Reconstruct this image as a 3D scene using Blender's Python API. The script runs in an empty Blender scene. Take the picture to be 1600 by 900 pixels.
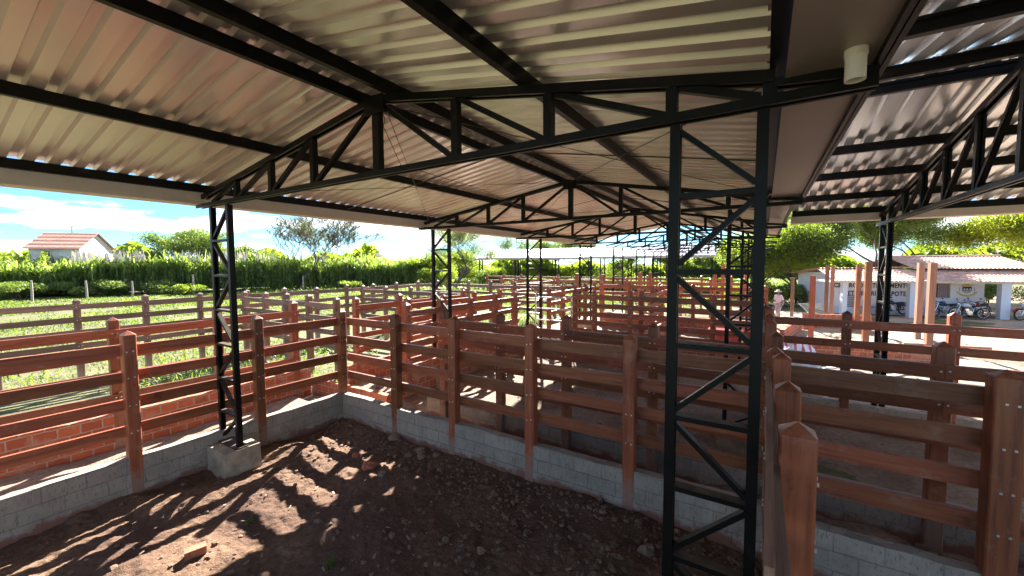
import bpy, math, random
import numpy as np
from mathutils import Vector, Matrix
R = math.radians
rnd = random.Random(7)
sc = bpy.context.scene
col = sc.collection

# ------------------------------------------------------------------ camera
H = 3.35
CY, CP, CR = R(32.134), R(-3.367), R(-0.24)
f0 = Vector((-math.sin(CY) * math.cos(CP), math.cos(CY) * math.cos(CP), math.sin(CP)))
r0 = Vector((math.cos(CY), math.sin(CY), 0))
u0 = r0.cross(f0)
rr = r0 * math.cos(CR) + u0 * math.sin(CR)
uu = u0 * math.cos(CR) - r0 * math.sin(CR)
cam = bpy.data.cameras.new('camera')
cam.sensor_width = 36
cam.lens = 626.7 / 1600 * 36
cam.clip_start = 0.05
cam.clip_end = 3000
co = bpy.data.objects.new('camera', cam)
col.objects.link(co)
m = Matrix((rr, uu, -f0)).transposed().to_4x4()
m.translation = Vector((0, 0, H))
co.matrix_world = m
sc.camera = co

# ------------------------------------------------------------------ world, sun, exposure
SUN = Vector((-0.75, 1.38, 1.0)).normalized()
SUN_EL = math.asin(SUN.z)
SUN_AZ = math.atan2(SUN.x, SUN.y)
w = bpy.data.worlds.new('World')
sc.world = w
w.use_nodes = True
nt = w.node_tree
nt.nodes.clear()
N = nt.nodes.new
L = nt.links.new
out = N('ShaderNodeOutputWorld')
bg = N('ShaderNodeBackground')
sky = N('ShaderNodeTexSky')
sky.sky_type = 'NISHITA'
sky.sun_disc = False
sky.sun_elevation = SUN_EL
sky.sun_rotation = SUN_AZ % (2 * math.pi)
sky.air_density = 0.8
sky.dust_density = 0.1
sky.ozone_density = 2.0
bg.inputs['Strength'].default_value = 0.05
# clouds: noise on the direction projected to a high flat layer
tc = N('ShaderNodeTexCoord')
sep = N('ShaderNodeSeparateXYZ')
L(tc.outputs['Generated'], sep.inputs[0])
zz = N('ShaderNodeMath'); zz.operation = 'MAXIMUM'; zz.inputs[1].default_value = 0.0
L(sep.outputs[2], zz.inputs[0])
za = N('ShaderNodeMath'); za.operation = 'ADD'; za.inputs[1].default_value = 0.10
L(zz.outputs[0], za.inputs[0])
dx = N('ShaderNodeMath'); dx.operation = 'DIVIDE'
dy = N('ShaderNodeMath'); dy.operation = 'DIVIDE'
L(sep.outputs[0], dx.inputs[0]); L(za.outputs[0], dx.inputs[1])
L(sep.outputs[1], dy.inputs[0]); L(za.outputs[0], dy.inputs[1])
cb = N('ShaderNodeCombineXYZ')
L(dx.outputs[0], cb.inputs[0]); L(dy.outputs[0], cb.inputs[1])
cb.inputs[2].default_value = 3.1
cn = N('ShaderNodeTexNoise')
cn.inputs['Scale'].default_value = 0.75
cn.inputs['Detail'].default_value = 8
cn.inputs['Roughness'].default_value = 0.55
L(cb.outputs[0], cn.inputs['Vector'])
cr = N('ShaderNodeValToRGB')
cr.color_ramp.elements[0].position = 0.52
cr.color_ramp.elements[1].position = 0.60
cr.color_ramp.elements[0].color = (0, 0, 0, 1)
cr.color_ramp.elements[1].color = (1, 1, 1, 1)
L(cn.outputs[0], cr.inputs[0])
mx = N('ShaderNodeMix'); mx.data_type = 'RGBA'
L(cr.outputs[0], mx.inputs[0])
tint = N('ShaderNodeMix'); tint.data_type = 'RGBA'; tint.blend_type = 'MULTIPLY'; tint.inputs[0].default_value = 1.0
tint.inputs[7].default_value = (0.28, 0.44, 0.55, 1)
L(sky.outputs[0], tint.inputs[6])
L(tint.outputs[2], mx.inputs[6])
mx.inputs[7].default_value = (6.0, 6.2, 6.6, 1)
L(mx.outputs[2], bg.inputs[0])
L(bg.outputs[0], out.inputs[0])

sl = bpy.data.lights.new('sun', 'SUN')
sl.energy = 4.1
sl.angle = R(0.5)
sl.color = (1.0, 0.94, 0.85)
so = bpy.data.objects.new('sun', sl)
col.objects.link(so)
so.rotation_euler = (-SUN).to_track_quat('-Z', 'Y').to_euler()
so.location = (0, 0, 60)
vs = sc.view_settings
vs.view_transform = 'Standard'
vs.look = 'None'
vs.gamma = 1
vs.use_curve_mapping = False
vs.exposure = 3.1
sc.cycles.max_bounces = 8
sc.cycles.diffuse_bounces = 5
sc.cycles.glossy_bounces = 4
sc.cycles.transmission_bounces = 3
sc.cycles.sample_clamp_indirect = 8
sc.cycles.use_denoising = True
sc.cycles.use_adaptive_sampling = True
sc.cycles.adaptive_threshold = 0.02

# ------------------------------------------------------------------ materials
def nodes(name):
    mt = bpy.data.materials.new(name)
    mt.use_nodes = True
    t = mt.node_tree
    t.nodes.clear()
    o = t.nodes.new('ShaderNodeOutputMaterial')
    b = t.nodes.new('ShaderNodeBsdfPrincipled')
    t.links.new(b.outputs[0], o.inputs[0])
    return mt, t, b, o

def coords(t, scale=(1, 1, 1), src='Object'):
    c = t.nodes.new('ShaderNodeTexCoord')
    mp = t.nodes.new('ShaderNodeMapping')
    mp.inputs['Scale'].default_value = scale
    t.links.new(c.outputs[src], mp.inputs[0])
    return mp.outputs[0]

def world_pos(t, scale=(1, 1, 1)):
    g = t.nodes.new('ShaderNodeNewGeometry')
    mp = t.nodes.new('ShaderNodeMapping')
    mp.inputs['Scale'].default_value = scale
    t.links.new(g.outputs['Position'], mp.inputs[0])
    return mp.outputs[0]

def noise(t, vec, scale, detail=4, rough=0.6):
    n = t.nodes.new('ShaderNodeTexNoise')
    n.inputs['Scale'].default_value = scale
    n.inputs['Detail'].default_value = detail
    n.inputs['Roughness'].default_value = rough
    t.links.new(vec, n.inputs['Vector'])
    return n.outputs[0]

def ramp(t, fac, stops):
    r = t.nodes.new('ShaderNodeValToRGB')
    e = r.color_ramp.elements
    while len(e) < len(stops):
        e.new(0.5)
    for q, (p, c) in zip(e, stops):
        q.position = p
        q.color = (*c, 1)
    t.links.new(fac, r.inputs[0])
    return r.outputs[0]

def mixc(t, fac, a, b, mode='MIX'):
    x = t.nodes.new('ShaderNodeMix')
    x.data_type = 'RGBA'
    x.blend_type = mode
    for v, i in ((fac, 0), (a, 6), (b, 7)):
        if isinstance(v, (int, float)):
            x.inputs[i].default_value = v
        elif isinstance(v, tuple):
            x.inputs[i].default_value = (*v, 1)
        else:
            t.links.new(v, x.inputs[i])
    return x.outputs[2]

def math_(t, op, a, b=0.0):
    x = t.nodes.new('ShaderNodeMath')
    x.operation = op
    for v, i in ((a, 0), (b, 1)):
        if isinstance(v, (int, float)):
            x.inputs[i].default_value = v
        else:
            t.links.new(v, x.inputs[i])
    return x.outputs[0]

def bump(t, b, h, strength=0.3, dist=0.02):
    n = t.nodes.new('ShaderNodeBump')
    n.inputs['Strength'].default_value = strength
    n.inputs['Distance'].default_value = dist
    t.links.new(h, n.inputs['Height'])
    t.links.new(n.outputs[0], b.inputs['Normal'])

def simple(name, c, rough=0.6, metal=0.0, var=0.25, scale=6, bmp=0.0, rnd_obj=0.0):
    mt, t, b, o = nodes(name)
    v = world_pos(t)
    n = noise(t, v, scale)
    lo = tuple(x * (1 - var) for x in c)
    hi = tuple(min(1, x * (1 + var)) for x in c)
    cc = ramp(t, n, [(0.3, lo), (0.7, hi)])
    if rnd_obj:
        oi = t.nodes.new('ShaderNodeObjectInfo')
        f = math_(t, 'MULTIPLY', oi.outputs['Random'], rnd_obj)
        cc = mixc(t, f, cc, tuple(x * 0.5 for x in c))
    t.links.new(cc, b.inputs['Base Color'])
    b.inputs['Roughness'].default_value = rough
    b.inputs['Metallic'].default_value = metal
    if bmp:
        bump(t, b, n, bmp)
    return mt

def wood(name, dark, mid, light, rough=0.5):
    mt, t, b, o = nodes(name)
    oi = t.nodes.new('ShaderNodeObjectInfo')
    v = world_pos(t, (1, 1, 1))
    # grain runs along the longest side, kept in a UV-like attribute
    at = t.nodes.new('ShaderNodeAttribute')
    at.attribute_name = 'grain'
    add = t.nodes.new('ShaderNodeVectorMath'); add.operation = 'ADD'
    t.links.new(at.outputs['Vector'], add.inputs[0])
    cmb = t.nodes.new('ShaderNodeCombineXYZ')
    for i, k in enumerate((37.0, 91.0, 53.0)):
        t.links.new(math_(t, 'MULTIPLY', oi.outputs['Random'], k), cmb.inputs[i])
    t.links.new(cmb.outputs[0], add.inputs[1])
    mp = t.nodes.new('ShaderNodeMapping')
    mp.inputs['Scale'].default_value = (1.3, 22, 22)
    t.links.new(add.outputs[0], mp.inputs[0])
    n1 = noise(t, mp.outputs[0], 1.0, 5, 0.65)
    n2 = noise(t, v, 1.6, 3, 0.6)
    c = ramp(t, n1, [(0.28, dark), (0.5, mid), (0.75, light)])
    c = mixc(t, math_(t, 'MULTIPLY', n2, 0.5), c, tuple(x * 0.6 for x in mid))
    n3 = noise(t, v, 4.3, 5, 0.7)
    c = mixc(t, ramp(t, n3, [(0.56, (0,) * 3), (0.72, (0.6,) * 3)]), c, (mid[0] * 1.15, mid[0] * .62, mid[0] * .42))
    c = mixc(t, ramp(t, n3, [(0.28, (0.7,) * 3), (0.38, (0,) * 3)]), c, tuple(x * 0.45 for x in dark))
    sz = t.nodes.new('ShaderNodeSeparateXYZ'); t.links.new(v, sz.inputs[0])
    low = ramp(t, math_(t, 'ADD', sz.outputs[2], math_(t, 'MULTIPLY', noise(t, v, 6.0, 5, 0.7), 0.9)), [(0.72, (0.6,) * 3), (0.92, (0,) * 3)])
    hs = t.nodes.new('ShaderNodeHueSaturation')
    t.links.new(math_(t, 'ADD', math_(t, 'MULTIPLY', oi.outputs['Random'], 0.7), 0.72), hs.inputs['Value'])
    t.links.new(math_(t, 'ADD', math_(t, 'MULTIPLY', oi.outputs['Random'], -0.012), 0.506), hs.inputs['Hue'])
    t.links.new(c, hs.inputs['Color'])
    t.links.new(mixc(t, low, hs.outputs[0], (0.30, 0.235, 0.185)), b.inputs['Base Color'])
    t.links.new(ramp(t, n1, [(0.2, (rough + .15,) * 3), (0.8, (rough - .12,) * 3)]), b.inputs['Roughness'])
    bump(t, b, n1, 0.25, 0.006)
    return mt

M = {}
M['wood'] = wood('stained_wood', (0.120, 0.028, 0.012), (0.275, 0.080, 0.034), (0.385, 0.138, 0.064), 0.38)
M['pale_wood'] = wood('pale_wood', (0.15, 0.065, 0.038), (0.26, 0.12, 0.07), (0.34, 0.18, 0.11), 0.6)
M['rail_pale'] = wood('dusty_plank', (0.16, 0.085, 0.055), (0.30, 0.165, 0.11), (0.42, 0.27, 0.19), 0.6)
M['wood_old'] = wood('weathered_plank', (0.085, 0.045, 0.032), (0.19, 0.105, 0.075), (0.27, 0.165, 0.12), 0.55)
M['bark'] = simple('bark', (0.11, 0.085, 0.065), 0.9, var=0.4, scale=9, bmp=0.4)
M['stake'] = simple('weathered_stake', (0.33, 0.29, 0.25), 0.9, var=0.3, scale=9)
def dust_up(mt, c):
    t = mt.node_tree; b = t.nodes['Principled BSDF']; src = b.inputs['Base Color'].links[0].from_socket
    src = mixc(t, ramp(t, noise(t, world_pos(t), 5.5, 6, 0.75), [(0.62, (0,) * 3), (0.70, (0.7,) * 3)]), src, (0.055, 0.026, 0.016))
    g = t.nodes.new('ShaderNodeNewGeometry'); s_ = t.nodes.new('ShaderNodeSeparateXYZ'); t.links.new(g.outputs['True Normal'], s_.inputs[0])
    n = noise(t, world_pos(t), 7, 4)
    f = math_(t, 'MULTIPLY', ramp(t, s_.outputs[2], [(0.55, (0,) * 3), (0.85, (1,) * 3)]), ramp(t, n, [(0.3, (.25,) * 3), (0.65, (.8,) * 3)]))
    t.links.new(mixc(t, f, src, c), b.inputs['Base Color'])
M['steel'] = simple('black_painted_steel', (0.006, 0.0055, 0.0055), 0.42, 0.0, var=0.4, scale=3)
M['steel'].node_tree.nodes['Principled BSDF'].inputs['Specular IOR Level'].default_value = 0.2
dust_up(M['steel'], (0.15, 0.12, 0.09))
M['bolt'] = simple('zinc_bolt', (0.75, 0.75, 0.76), 0.3, 0.6, var=0.1)
M['white_pvc'] = simple('white_plastic', (0.80, 0.74, 0.70), 0.4, var=0.06)
M['rust_wire'] = simple('wire', (0.09, 0.08, 0.07), 0.5, 0.6)

def sheet_mat(name, c, rough, metal):
    mt, t, b, o = nodes(name)
    v = world_pos(t)
    n = noise(t, v, 1.1, 3)
    n2 = noise(t, world_pos(t, (3, 1, 3)), 9, 3)
    cc = ramp(t, n, [(0.3, tuple(x * 0.93 for x in c)), (0.7, c)])
    t.links.new(cc, b.inputs['Base Color'])
    b.inputs['Metallic'].default_value = metal
    b.inputs['Roughness'].default_value = rough
    return mt
M['sheet'] = sheet_mat('galvanised_roof_sheet', (0.82, 0.735, 0.72), 0.24, 0.42)
M['sheet_wing'] = sheet_mat('shiny_roof_sheet', (0.84, 0.85, 0.88), 0.20, 0.55)
M['gutter'] = sheet_mat('galvanised_gutter', (0.42, 0.36, 0.32), 0.5, 0.5)
M['fascia'] = simple('beige_flashing', (0.55, 0.47, 0.40), 0.55, 0.1, var=0.06)

# block wall, plastered
def wallmat(name, kind):
    mt, t, b, o = nodes(name)
    g = t.nodes.new('ShaderNodeNewGeometry')
    s = t.nodes.new('ShaderNodeSeparateXYZ')
    t.links.new(g.outputs['Position'], s.inputs[0])
    cbn = t.nodes.new('ShaderNodeCombineXYZ')
    t.links.new(math_(t, 'ADD', s.outputs[0], s.outputs[1]), cbn.inputs[0])
    t.links.new(s.outputs[2], cbn.inputs[1])
    wv = t.nodes.new('ShaderNodeVectorMath'); wv.operation = 'ADD'
    t.links.new(cbn.outputs[0], wv.inputs[0])
    nn = t.nodes.new('ShaderNodeTexNoise'); nn.inputs['Scale'].default_value = 5; nn.inputs['Detail'].default_value = 3
    t.links.new(g.outputs['Position'], nn.inputs['Vector'])
    sc_ = t.nodes.new('ShaderNodeVectorMath'); sc_.operation = 'SCALE'; sc_.inputs['Scale'].default_value = 0.03
    t.links.new(nn.outputs['Color'], sc_.inputs[0]); t.links.new(sc_.outputs[0], wv.inputs[1])
    br = t.nodes.new('ShaderNodeTexBrick')
    br.inputs['Scale'].default_value = 1.0
    br.inputs['Bias'].default_value = 0
    t.links.new(wv.outputs[0], br.inputs['Vector'])
    n1 = noise(t, world_pos(t), 3.0, 5, 0.65)
    n2 = noise(t, world_pos(t, (14, 14, 3.5)), 3.5, 5, 0.7)
    if kind == 'block':
        br.inputs['Brick Width'].default_value = 0.40
        br.inputs['Row Height'].default_value = 0.20
        br.inputs['Mortar Size'].default_value = 0.006
        br.inputs['Mortar Smooth'].default_value = 0.3
        br.inputs['Color1'].default_value = (0.40, 0.325, 0.255, 1)
        br.inputs['Color2'].default_value = (0.30, 0.245, 0.192, 1)
        br.inputs['Mortar'].default_value = (0.13, 0.118, 0.105, 1)
        c = mixc(t, 0.62, br.outputs['Color'], ramp(t, n1, [(0.3, (0.21, 0.175, 0.14)), (0.7, (0.42, 0.35, 0.285))]))
        c = mixc(t, ramp(t, n2, [(0.34, (0.8,) * 3), (0.45, (0,) * 3)]), c, (0.13, 0.112, 0.09))
        c = mixc(t, ramp(t, n2, [(0.60, (0,) * 3), (0.72, (0.55,) * 3)]), c, (0.50, 0.45, 0.39))
        # exposed red brick towards the foot where the plaster fell off
        low = ramp(t, math_(t, 'ADD', s.outputs[2], math_(t, 'MULTIPLY', n1, 0.42)), [(0.30, (1,) * 3), (0.36, (0,) * 3)])
        c = mixc(t, low, c, (0.24, 0.105, 0.07))
        b.inputs['Roughness'].default_value = 0.92
    else:
        br.inputs['Brick Width'].default_value = 0.27
        br.inputs['Row Height'].default_value = 0.165
        br.inputs['Mortar Size'].default_value = 0.012
        br.inputs['Mortar Smooth'].default_value = 0.2
        br.inputs['Color1'].default_value = (0.46, 0.125, 0.055, 1)
        br.inputs['Color2'].default_value = (0.32, 0.085, 0.042, 1)
        br.inputs['Mortar'].default_value = (0.40, 0.30, 0.24, 1)
        c = mixc(t, ramp(t, n1, [(0.52, (0,) * 3), (0.66, (0.75,) * 3)]), br.outputs['Color'], (0.42, 0.24, 0.17))
        b.inputs['Roughness'].default_value = 0.9
    t.links.new(c, b.inputs['Base Color'])
    h = math_(t, 'SUBTRACT', math_(t, 'MULTIPLY', n2, 0.5), br.outputs['Fac'])
    bump(t, b, h, 0.9, 0.018)
    return mt
M['block'] = wallmat('plastered_block', 'block')
M['brick'] = wallmat('red_brick', 'brick')

def soil(name, dark, light, bmp=0.6, red=None):
    mt, t, b, o = nodes(name)
    v = world_pos(t)
    n1 = noise(t, v, 0.9, 6, 0.65)
    n2 = noise(t, v, 14, 6, 0.75)
    n3 = noise(t, v, 55, 3, 0.7)
    c = ramp(t, n1, [(0.3, dark), (0.68, light)])
    c = mixc(t, ramp(t, n2, [(0.35, (0.65,) * 3), (0.6, (0,) * 3)]), c, tuple(x * 0.55 for x in dark))
    if red:
        n4 = noise(t, v, 0.55, 3, 0.5)
        c = mixc(t, ramp(t, n4, [(0.5, (0,) * 3), (0.62, (0.7,) * 3)]), c, red)
    t.links.new(c, b.inputs['Base Color'])
    b.inputs['Roughness'].default_value = 0.95
    b.inputs['Specular IOR Level'].default_value = 0.2
    bump(t, b, math_(t, 'ADD', n2, math_(t, 'MULTIPLY', n3, 0.4)), bmp, 0.05)
    return mt
M['soil'] = soil('pen_soil', (0.105, 0.060, 0.040), (0.26, 0.16, 0.10), 0.8, (0.12, 0.068, 0.050))
M['lane'] = soil('lane_soil', (0.19, 0.135, 0.10), (0.38, 0.29, 0.22), 0.7)
M['sand'] = soil('sandy_yard', (0.30, 0.23, 0.17), (0.46, 0.37, 0.28), 0.5)
M['meadow'] = soil('meadow_ground', (0.075, 0.085, 0.034), (0.19, 0.175, 0.09), 0.5)
M['clod'] = simple('clod', (0.17, 0.105, 0.07), 0.95, var=0.5, scale=11)
M['stone'] = simple('stone', (0.22, 0.145, 0.10), 0.9, var=0.3, scale=14, bmp=0.5)
M['redbrickbit'] = simple('brick_bit', (0.36, 0.12, 0.065), 0.9, var=0.25, scale=20, bmp=0.4)
M['concrete'] = simple('concrete', (0.34, 0.28, 0.20), 0.9, var=0.35, scale=5, bmp=0.4)

def leafmat(name, dark, light, trans=0.45, scale=0.5, rough=0.5):
    mt = bpy.data.materials.new(name)
    mt.use_nodes = True
    t = mt.node_tree
    t.nodes.clear()
    o = t.nodes.new('ShaderNodeOutputMaterial')
    d = t.nodes.new('ShaderNodeBsdfPrincipled')
    d.inputs['Roughness'].default_value = rough
    tr = t.nodes.new('ShaderNodeBsdfTranslucent')
    ms = t.nodes.new('ShaderNodeMixShader')
    ms.inputs[0].default_value = trans
    v = world_pos(t)
    n = noise(t, v, scale, 3, 0.6)
    n2 = noise(t, v, 7.0, 2, 0.6)
    f = math_(t, 'ADD', math_(t, 'MULTIPLY', n, 0.6), math_(t, 'MULTIPLY', n2, 0.4))
    c = ramp(t, f, [(0.36, dark), (0.62, light)])
    c2 = mixc(t, 1.0, c, (1.0, 1.0, 0.45), 'MULTIPLY')
    c2 = mixc(t, 1.0, c2, (1.7, 1.9, 1.2), 'MULTIPLY')
    t.links.new(c, d.inputs['Base Color'])
    t.links.new(c2, tr.inputs[0])
    t.links.new(d.outputs[0], ms.inputs[1])
    t.links.new(tr.outputs[0], ms.inputs[2])
    t.links.new(ms.outputs[0], o.inputs[0])
    return mt
M['grass'] = leafmat('grass_blades', (0.055, 0.085, 0.02), (0.15, 0.19, 0.055), 0.5, 0.35)
M['cane'] = leafmat('cane_leaves', (0.085, 0.125, 0.055), (0.25, 0.30, 0.15), 0.6, 0.9, 0.3)
M['plume'] = simple('reed_plume', (0.72, 0.64, 0.60), 0.9, var=0.15)
M['leaf'] = leafmat('tree_leaves', (0.045, 0.075, 0.022), (0.15, 0.19, 0.06), 0.45, 0.5)
M['leaf_bright'] = leafmat('bright_leaves', (0.07, 0.10, 0.022), (0.22, 0.26, 0.065), 0.55, 0.4)
M['leaf_yellow'] = leafmat('yellow_leaves', (0.11, 0.13, 0.02), (0.26, 0.27, 0.045), 0.6, 0.4)
M['leaf_sparse'] = leafmat('feathery_leaves', (0.11, 0.14, 0.085), (0.21, 0.25, 0.15), 0.4, 0.5)

def tilemat(name, c1, c2):
    mt, t, b, o = nodes(name)
    v = world_pos(t)
    n = noise(t, v, 3.5, 4, 0.7)
    n2 = noise(t, v, 0.8, 3, 0.6)
    c = ramp(t, n, [(0.35, c1), (0.65, c2)])
    c = mixc(t, ramp(t, n2, [(0.5, (0,) * 3), (0.7, (0.5,) * 3)]), c, (0.34, 0.24, 0.21))
    t.links.new(c, b.inputs['Base Color'])
    b.inputs['Roughness'].default_value = 0.85
    return mt
M['tile'] = tilemat('clay_tiles', (0.42, 0.22, 0.165), (0.66, 0.46, 0.38))
M['tile_red'] = tilemat('red_clay_tiles', (0.55, 0.22, 0.15), (0.68, 0.34, 0.25))
M['whitewash'] = simple('whitewashed_wall', (0.72, 0.74, 0.78), 0.9, var=0.06, scale=2)
M['bluewhite'] = simple('pale_blue_wall', (0.60, 0.66, 0.76), 0.9, var=0.05, scale=2)
M['oldwhite'] = simple('weathered_white_wall', (0.62, 0.60, 0.58), 0.9, var=0.22, scale=1.3)
M['ink'] = simple('dark_blue_paint', (0.025, 0.03, 0.07), 0.7, var=0.1)
M['gold'] = simple('yellow_paint', (0.62, 0.47, 0.12), 0.7, var=0.15)
M['dark'] = simple('dark_opening', (0.03, 0.03, 0.035), 0.5, var=0.1)
M['curtain'] = simple('curtain', (0.30, 0.25, 0.26), 0.9, var=0.15, scale=8)
M['rubber'] = simple('rubber', (0.02, 0.02, 0.02), 0.7, var=0.2)
M['chrome'] = simple('chrome', (0.7, 0.7, 0.72), 0.2, 0.9, var=0.05)
M['bike_red'] = simple('red_enamel', (0.30, 0.02, 0.02), 0.3, var=0.1)
M['bike_blue'] = simple('dark_blue_enamel', (0.03, 0.05, 0.10), 0.3, var=0.1)
M['bike_grey'] = simple('silver_enamel', (0.45, 0.47, 0.5), 0.3, 0.3, var=0.1)
M['seatblack'] = simple('seat_vinyl', (0.02, 0.02, 0.025), 0.5, var=0.1)
M['skin'] = simple('skin', (0.26, 0.14, 0.09), 0.6, var=0.08)
M['shirt'] = simple('pale_shirt', (0.62, 0.52, 0.56), 0.9, var=0.1)
M['trousers'] = simple('grey_trousers', (0.35, 0.30, 0.32), 0.9, var=0.1)
M['hat'] = simple('straw_hat', (0.55, 0.48, 0.38), 0.9, var=0.1)
M['greycloth'] = simple('grey_sacking', (0.32, 0.34, 0.40), 0.9, var=0.25, scale=9, bmp=0.3)
M['whiteboard_'] = simple('white_board', (0.72, 0.72, 0.72), 0.7, var=0.06)
M['pole'] = simple('concrete_pole', (0.33, 0.34, 0.34), 0.8, var=0.15)
M['blueroof'] = simple('blue_roof', (0.10, 0.22, 0.42), 0.5, var=0.1)

def stripes():
    mt, t, b, o = nodes('striped_cloth')
    v = coords(t)
    wv = t.nodes.new('ShaderNodeTexWave')
    wv.wave_type = 'BANDS'
    wv.bands_direction = 'X'
    wv.inputs['Scale'].default_value = 1.45
    wv.inputs['Distortion'].default_value = 1.0
    t.links.new(v, wv.inputs['Vector'])
    c = ramp(t, wv.outputs['Fac'], [(0.72, (0.55, 0.57, 0.70)), (0.78, (0.38, 0.10, 0.10))])
    t.links.new(c, b.inputs['Base Color'])
    b.inputs['Roughness'].default_value = 0.9
    return mt
M['stripes'] = stripes()

# ------------------------------------------------------------------ mesh helpers
def tag(o, label=None, cat=None, group=None, kind=None):
    if label: o['label'] = label
    if cat: o['category'] = cat
    if group: o['group'] = group
    if kind: o['kind'] = kind
    return o

def thing(name, loc, label, cat, group=None, rz=0.0):
    o = bpy.data.objects.new(name, None)
    o.empty_display_size = 0.2
    col.objects.link(o)
    o.location = loc
    o.rotation_euler = (0, 0, rz)
    return tag(o, label, cat, group)

def link(name, me, parent=None, loc=None, rz=0.0):
    o = bpy.data.objects.new(name, me)
    col.objects.link(o)
    if parent is not None:
        o.parent = parent
    if loc is not None:
        o.location = loc
    o.rotation_euler = (0, 0, rz)
    return o

class MB:
    """collects shapes given in one frame and builds them as one mesh"""
    def __init__(s):
        s.v = []; s.f = []; s.mi = []; s.g = []
        s.cur = 0
    def add(s, vs, fs, grain=None):
        o = len(s.v)
        s.v += [tuple(p) for p in vs]
        s.g += grain if grain else [(p[0], p[1], p[2]) for p in vs]
        s.f += [tuple(i + o for i in f) for f in fs]
        s.mi += [s.cur] * len(fs)
        return s
    def box(s, a, b):
        x0, y0, z0 = a; x1, y1, z1 = b
        vs = [(x, y, z) for z in (z0, z1) for y in (y0, y1) for x in (x0, x1)]
        return s.add(vs, BOXF)
    def beam(s, p0, p1, w_, h_, up=(0, 0, 1), taper=1.0):
        p0 = Vector(p0); p1 = Vector(p1); d = (p1 - p0); ln = d.length; d.normalize()
        up = Vector(up)
        if abs(d.dot(up)) > 0.98: up = Vector((0, 1, 0)) if abs(d.y) < 0.9 else Vector((1, 0, 0))
        sd = d.cross(up).normalized(); u = sd.cross(d)
        vs = []; gr = []
        for k, p in enumerate((p0, p1)):
            q = 1.0 if k == 0 else taper
            for b in (-1, 1):
                for a in (-1, 1):
                    vs.append(p + sd * (a * w_ / 2 * q) + u * (b * h_ / 2 * q))
                    gr.append((k * ln, a * w_ / 2, b * h_ / 2))
        fs = [(0, 1, 3, 2), (4, 6, 7, 5), (0, 4, 5, 1), (2, 3, 7, 6), (0, 2, 6, 4), (1, 5, 7, 3)]
        return s.add(vs, fs, gr)
    def channel(s, p0, p1, w_, h_, up=(0, 0, 1), t_=0.006, web=1):
        """C section: web on the +up side (web=1) or on the side, lips turned away"""
        p0 = Vector(p0); p1 = Vector(p1); d = (p1 - p0).normalized(); up = Vector(up)
        if abs(d.dot(up)) > 0.98: up = Vector((1, 0, 0))
        sd = d.cross(up).normalized(); u = sd.cross(d)
        def off(v_): return p0 + v_, p1 + v_
        a, b = off(u * (h_ / 2 - t_ / 2)); s.beam(a, b, w_, t_, up)
        for q in (-1, 1):
            a, b = off(sd * q * (w_ / 2 - t_ / 2) - u * t_ / 2); s.beam(a, b, t_, h_ - t_, up)
            a, b = off(sd * q * (w_ / 2 - t_ - 0.010) - u * (h_ / 2 - t_ / 2)); s.beam(a, b, 0.02, t_, up)
        return s
    def tube(s, pts, rads, n=6, cap=True):
        pts = [Vector(p) for p in pts]
        o = len(s.v); vs = []; fs = []
        for i, p in enumerate(pts):
            d = (pts[min(i + 1, len(pts) - 1)] - pts[max(i - 1, 0)]).normalized()
            up = Vector((0, 0, 1)) if abs(d.z) < 0.9 else Vector((1, 0, 0))
            sd = d.cross(up).normalized(); u = sd.cross(d)
            for k in range(n):
                a = 2 * math.pi * k / n
                vs.append(p + (sd * math.cos(a) + u * math.sin(a)) * rads[i])
        for i in range(len(pts) - 1):
            for k in range(n):
                a = i * n + k; b = i * n + (k + 1) % n
                fs.append((a, b, b + n, a + n))
        if cap:
            fs.append(tuple(range(n))[::-1]); fs.append(tuple((len(pts) - 1) * n + k for k in range(n)))
        return s.add(vs, fs)
    def lathe(s, c, prof, n=16, axis='z'):
        vs = []; fs = []
        for (r_, z_) in prof:
            for k in range(n):
                a = 2 * math.pi * k / n
                x, y = r_ * math.cos(a), r_ * math.sin(a)
                p = (x, y, z_) if axis == 'z' else ((x, z_, y) if axis == 'y' else (z_, x, y))
                vs.append((c[0] + p[0], c[1] + p[1], c[2] + p[2]))
        for i in range(len(prof) - 1):
            for k in range(n):
                a = i * n + k; b = i * n + (k + 1) % n
                fs.append((a, b, b + n, a + n))
        return s.add(vs, fs)
    def build(s, name, mats, parent=None, loc=None, rz=0.0, smooth=False):
        me = bpy.data.meshes.new(name)
        me.from_pydata(s.v, [], s.f)
        if not isinstance(mats, (list, tuple)): mats = [mats]
        for q in mats: me.materials.append(q)
        if len(mats) > 1: me.polygons.foreach_set('material_index', s.mi)
        at = me.attributes.new('grain', 'FLOAT_VECTOR', 'POINT')
        at.data.foreach_set('vector', np.array(s.g, dtype=np.float32).ravel())
        if smooth: me.polygons.foreach_set('use_smooth', [True] * len(s.f))
        me.update()
        return link(name, me, parent, loc, rz)
BOXF = [(0, 2, 3, 1), (4, 5, 7, 6), (0, 1, 5, 4), (2, 6, 7, 3), (0, 4, 6, 2), (1, 3, 7, 5)]

def np_mesh(name, verts, faces, mat, parent=None, loc=None, smooth=False):
    """verts (n,3), faces (m,k) arrays, all faces of k corners"""
    me = bpy.data.meshes.new(name)
    k = faces.shape[1]
    me.vertices.add(len(verts)); me.vertices.foreach_set('co', verts.astype(np.float32).ravel())
    me.loops.add(faces.size); me.loops.foreach_set('vertex_index', faces.astype(np.int32).ravel())
    me.polygons.add(len(faces))
    me.polygons.foreach_set('loop_start', np.arange(0, faces.size, k, dtype=np.int32))
    me.polygons.foreach_set('loop_total', np.full(len(faces), k, dtype=np.int32))
    me.materials.append(mat)
    me.update(calc_edges=True)
    if not smooth: me.shade_flat()
    return link(name, me, parent, loc)

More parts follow.
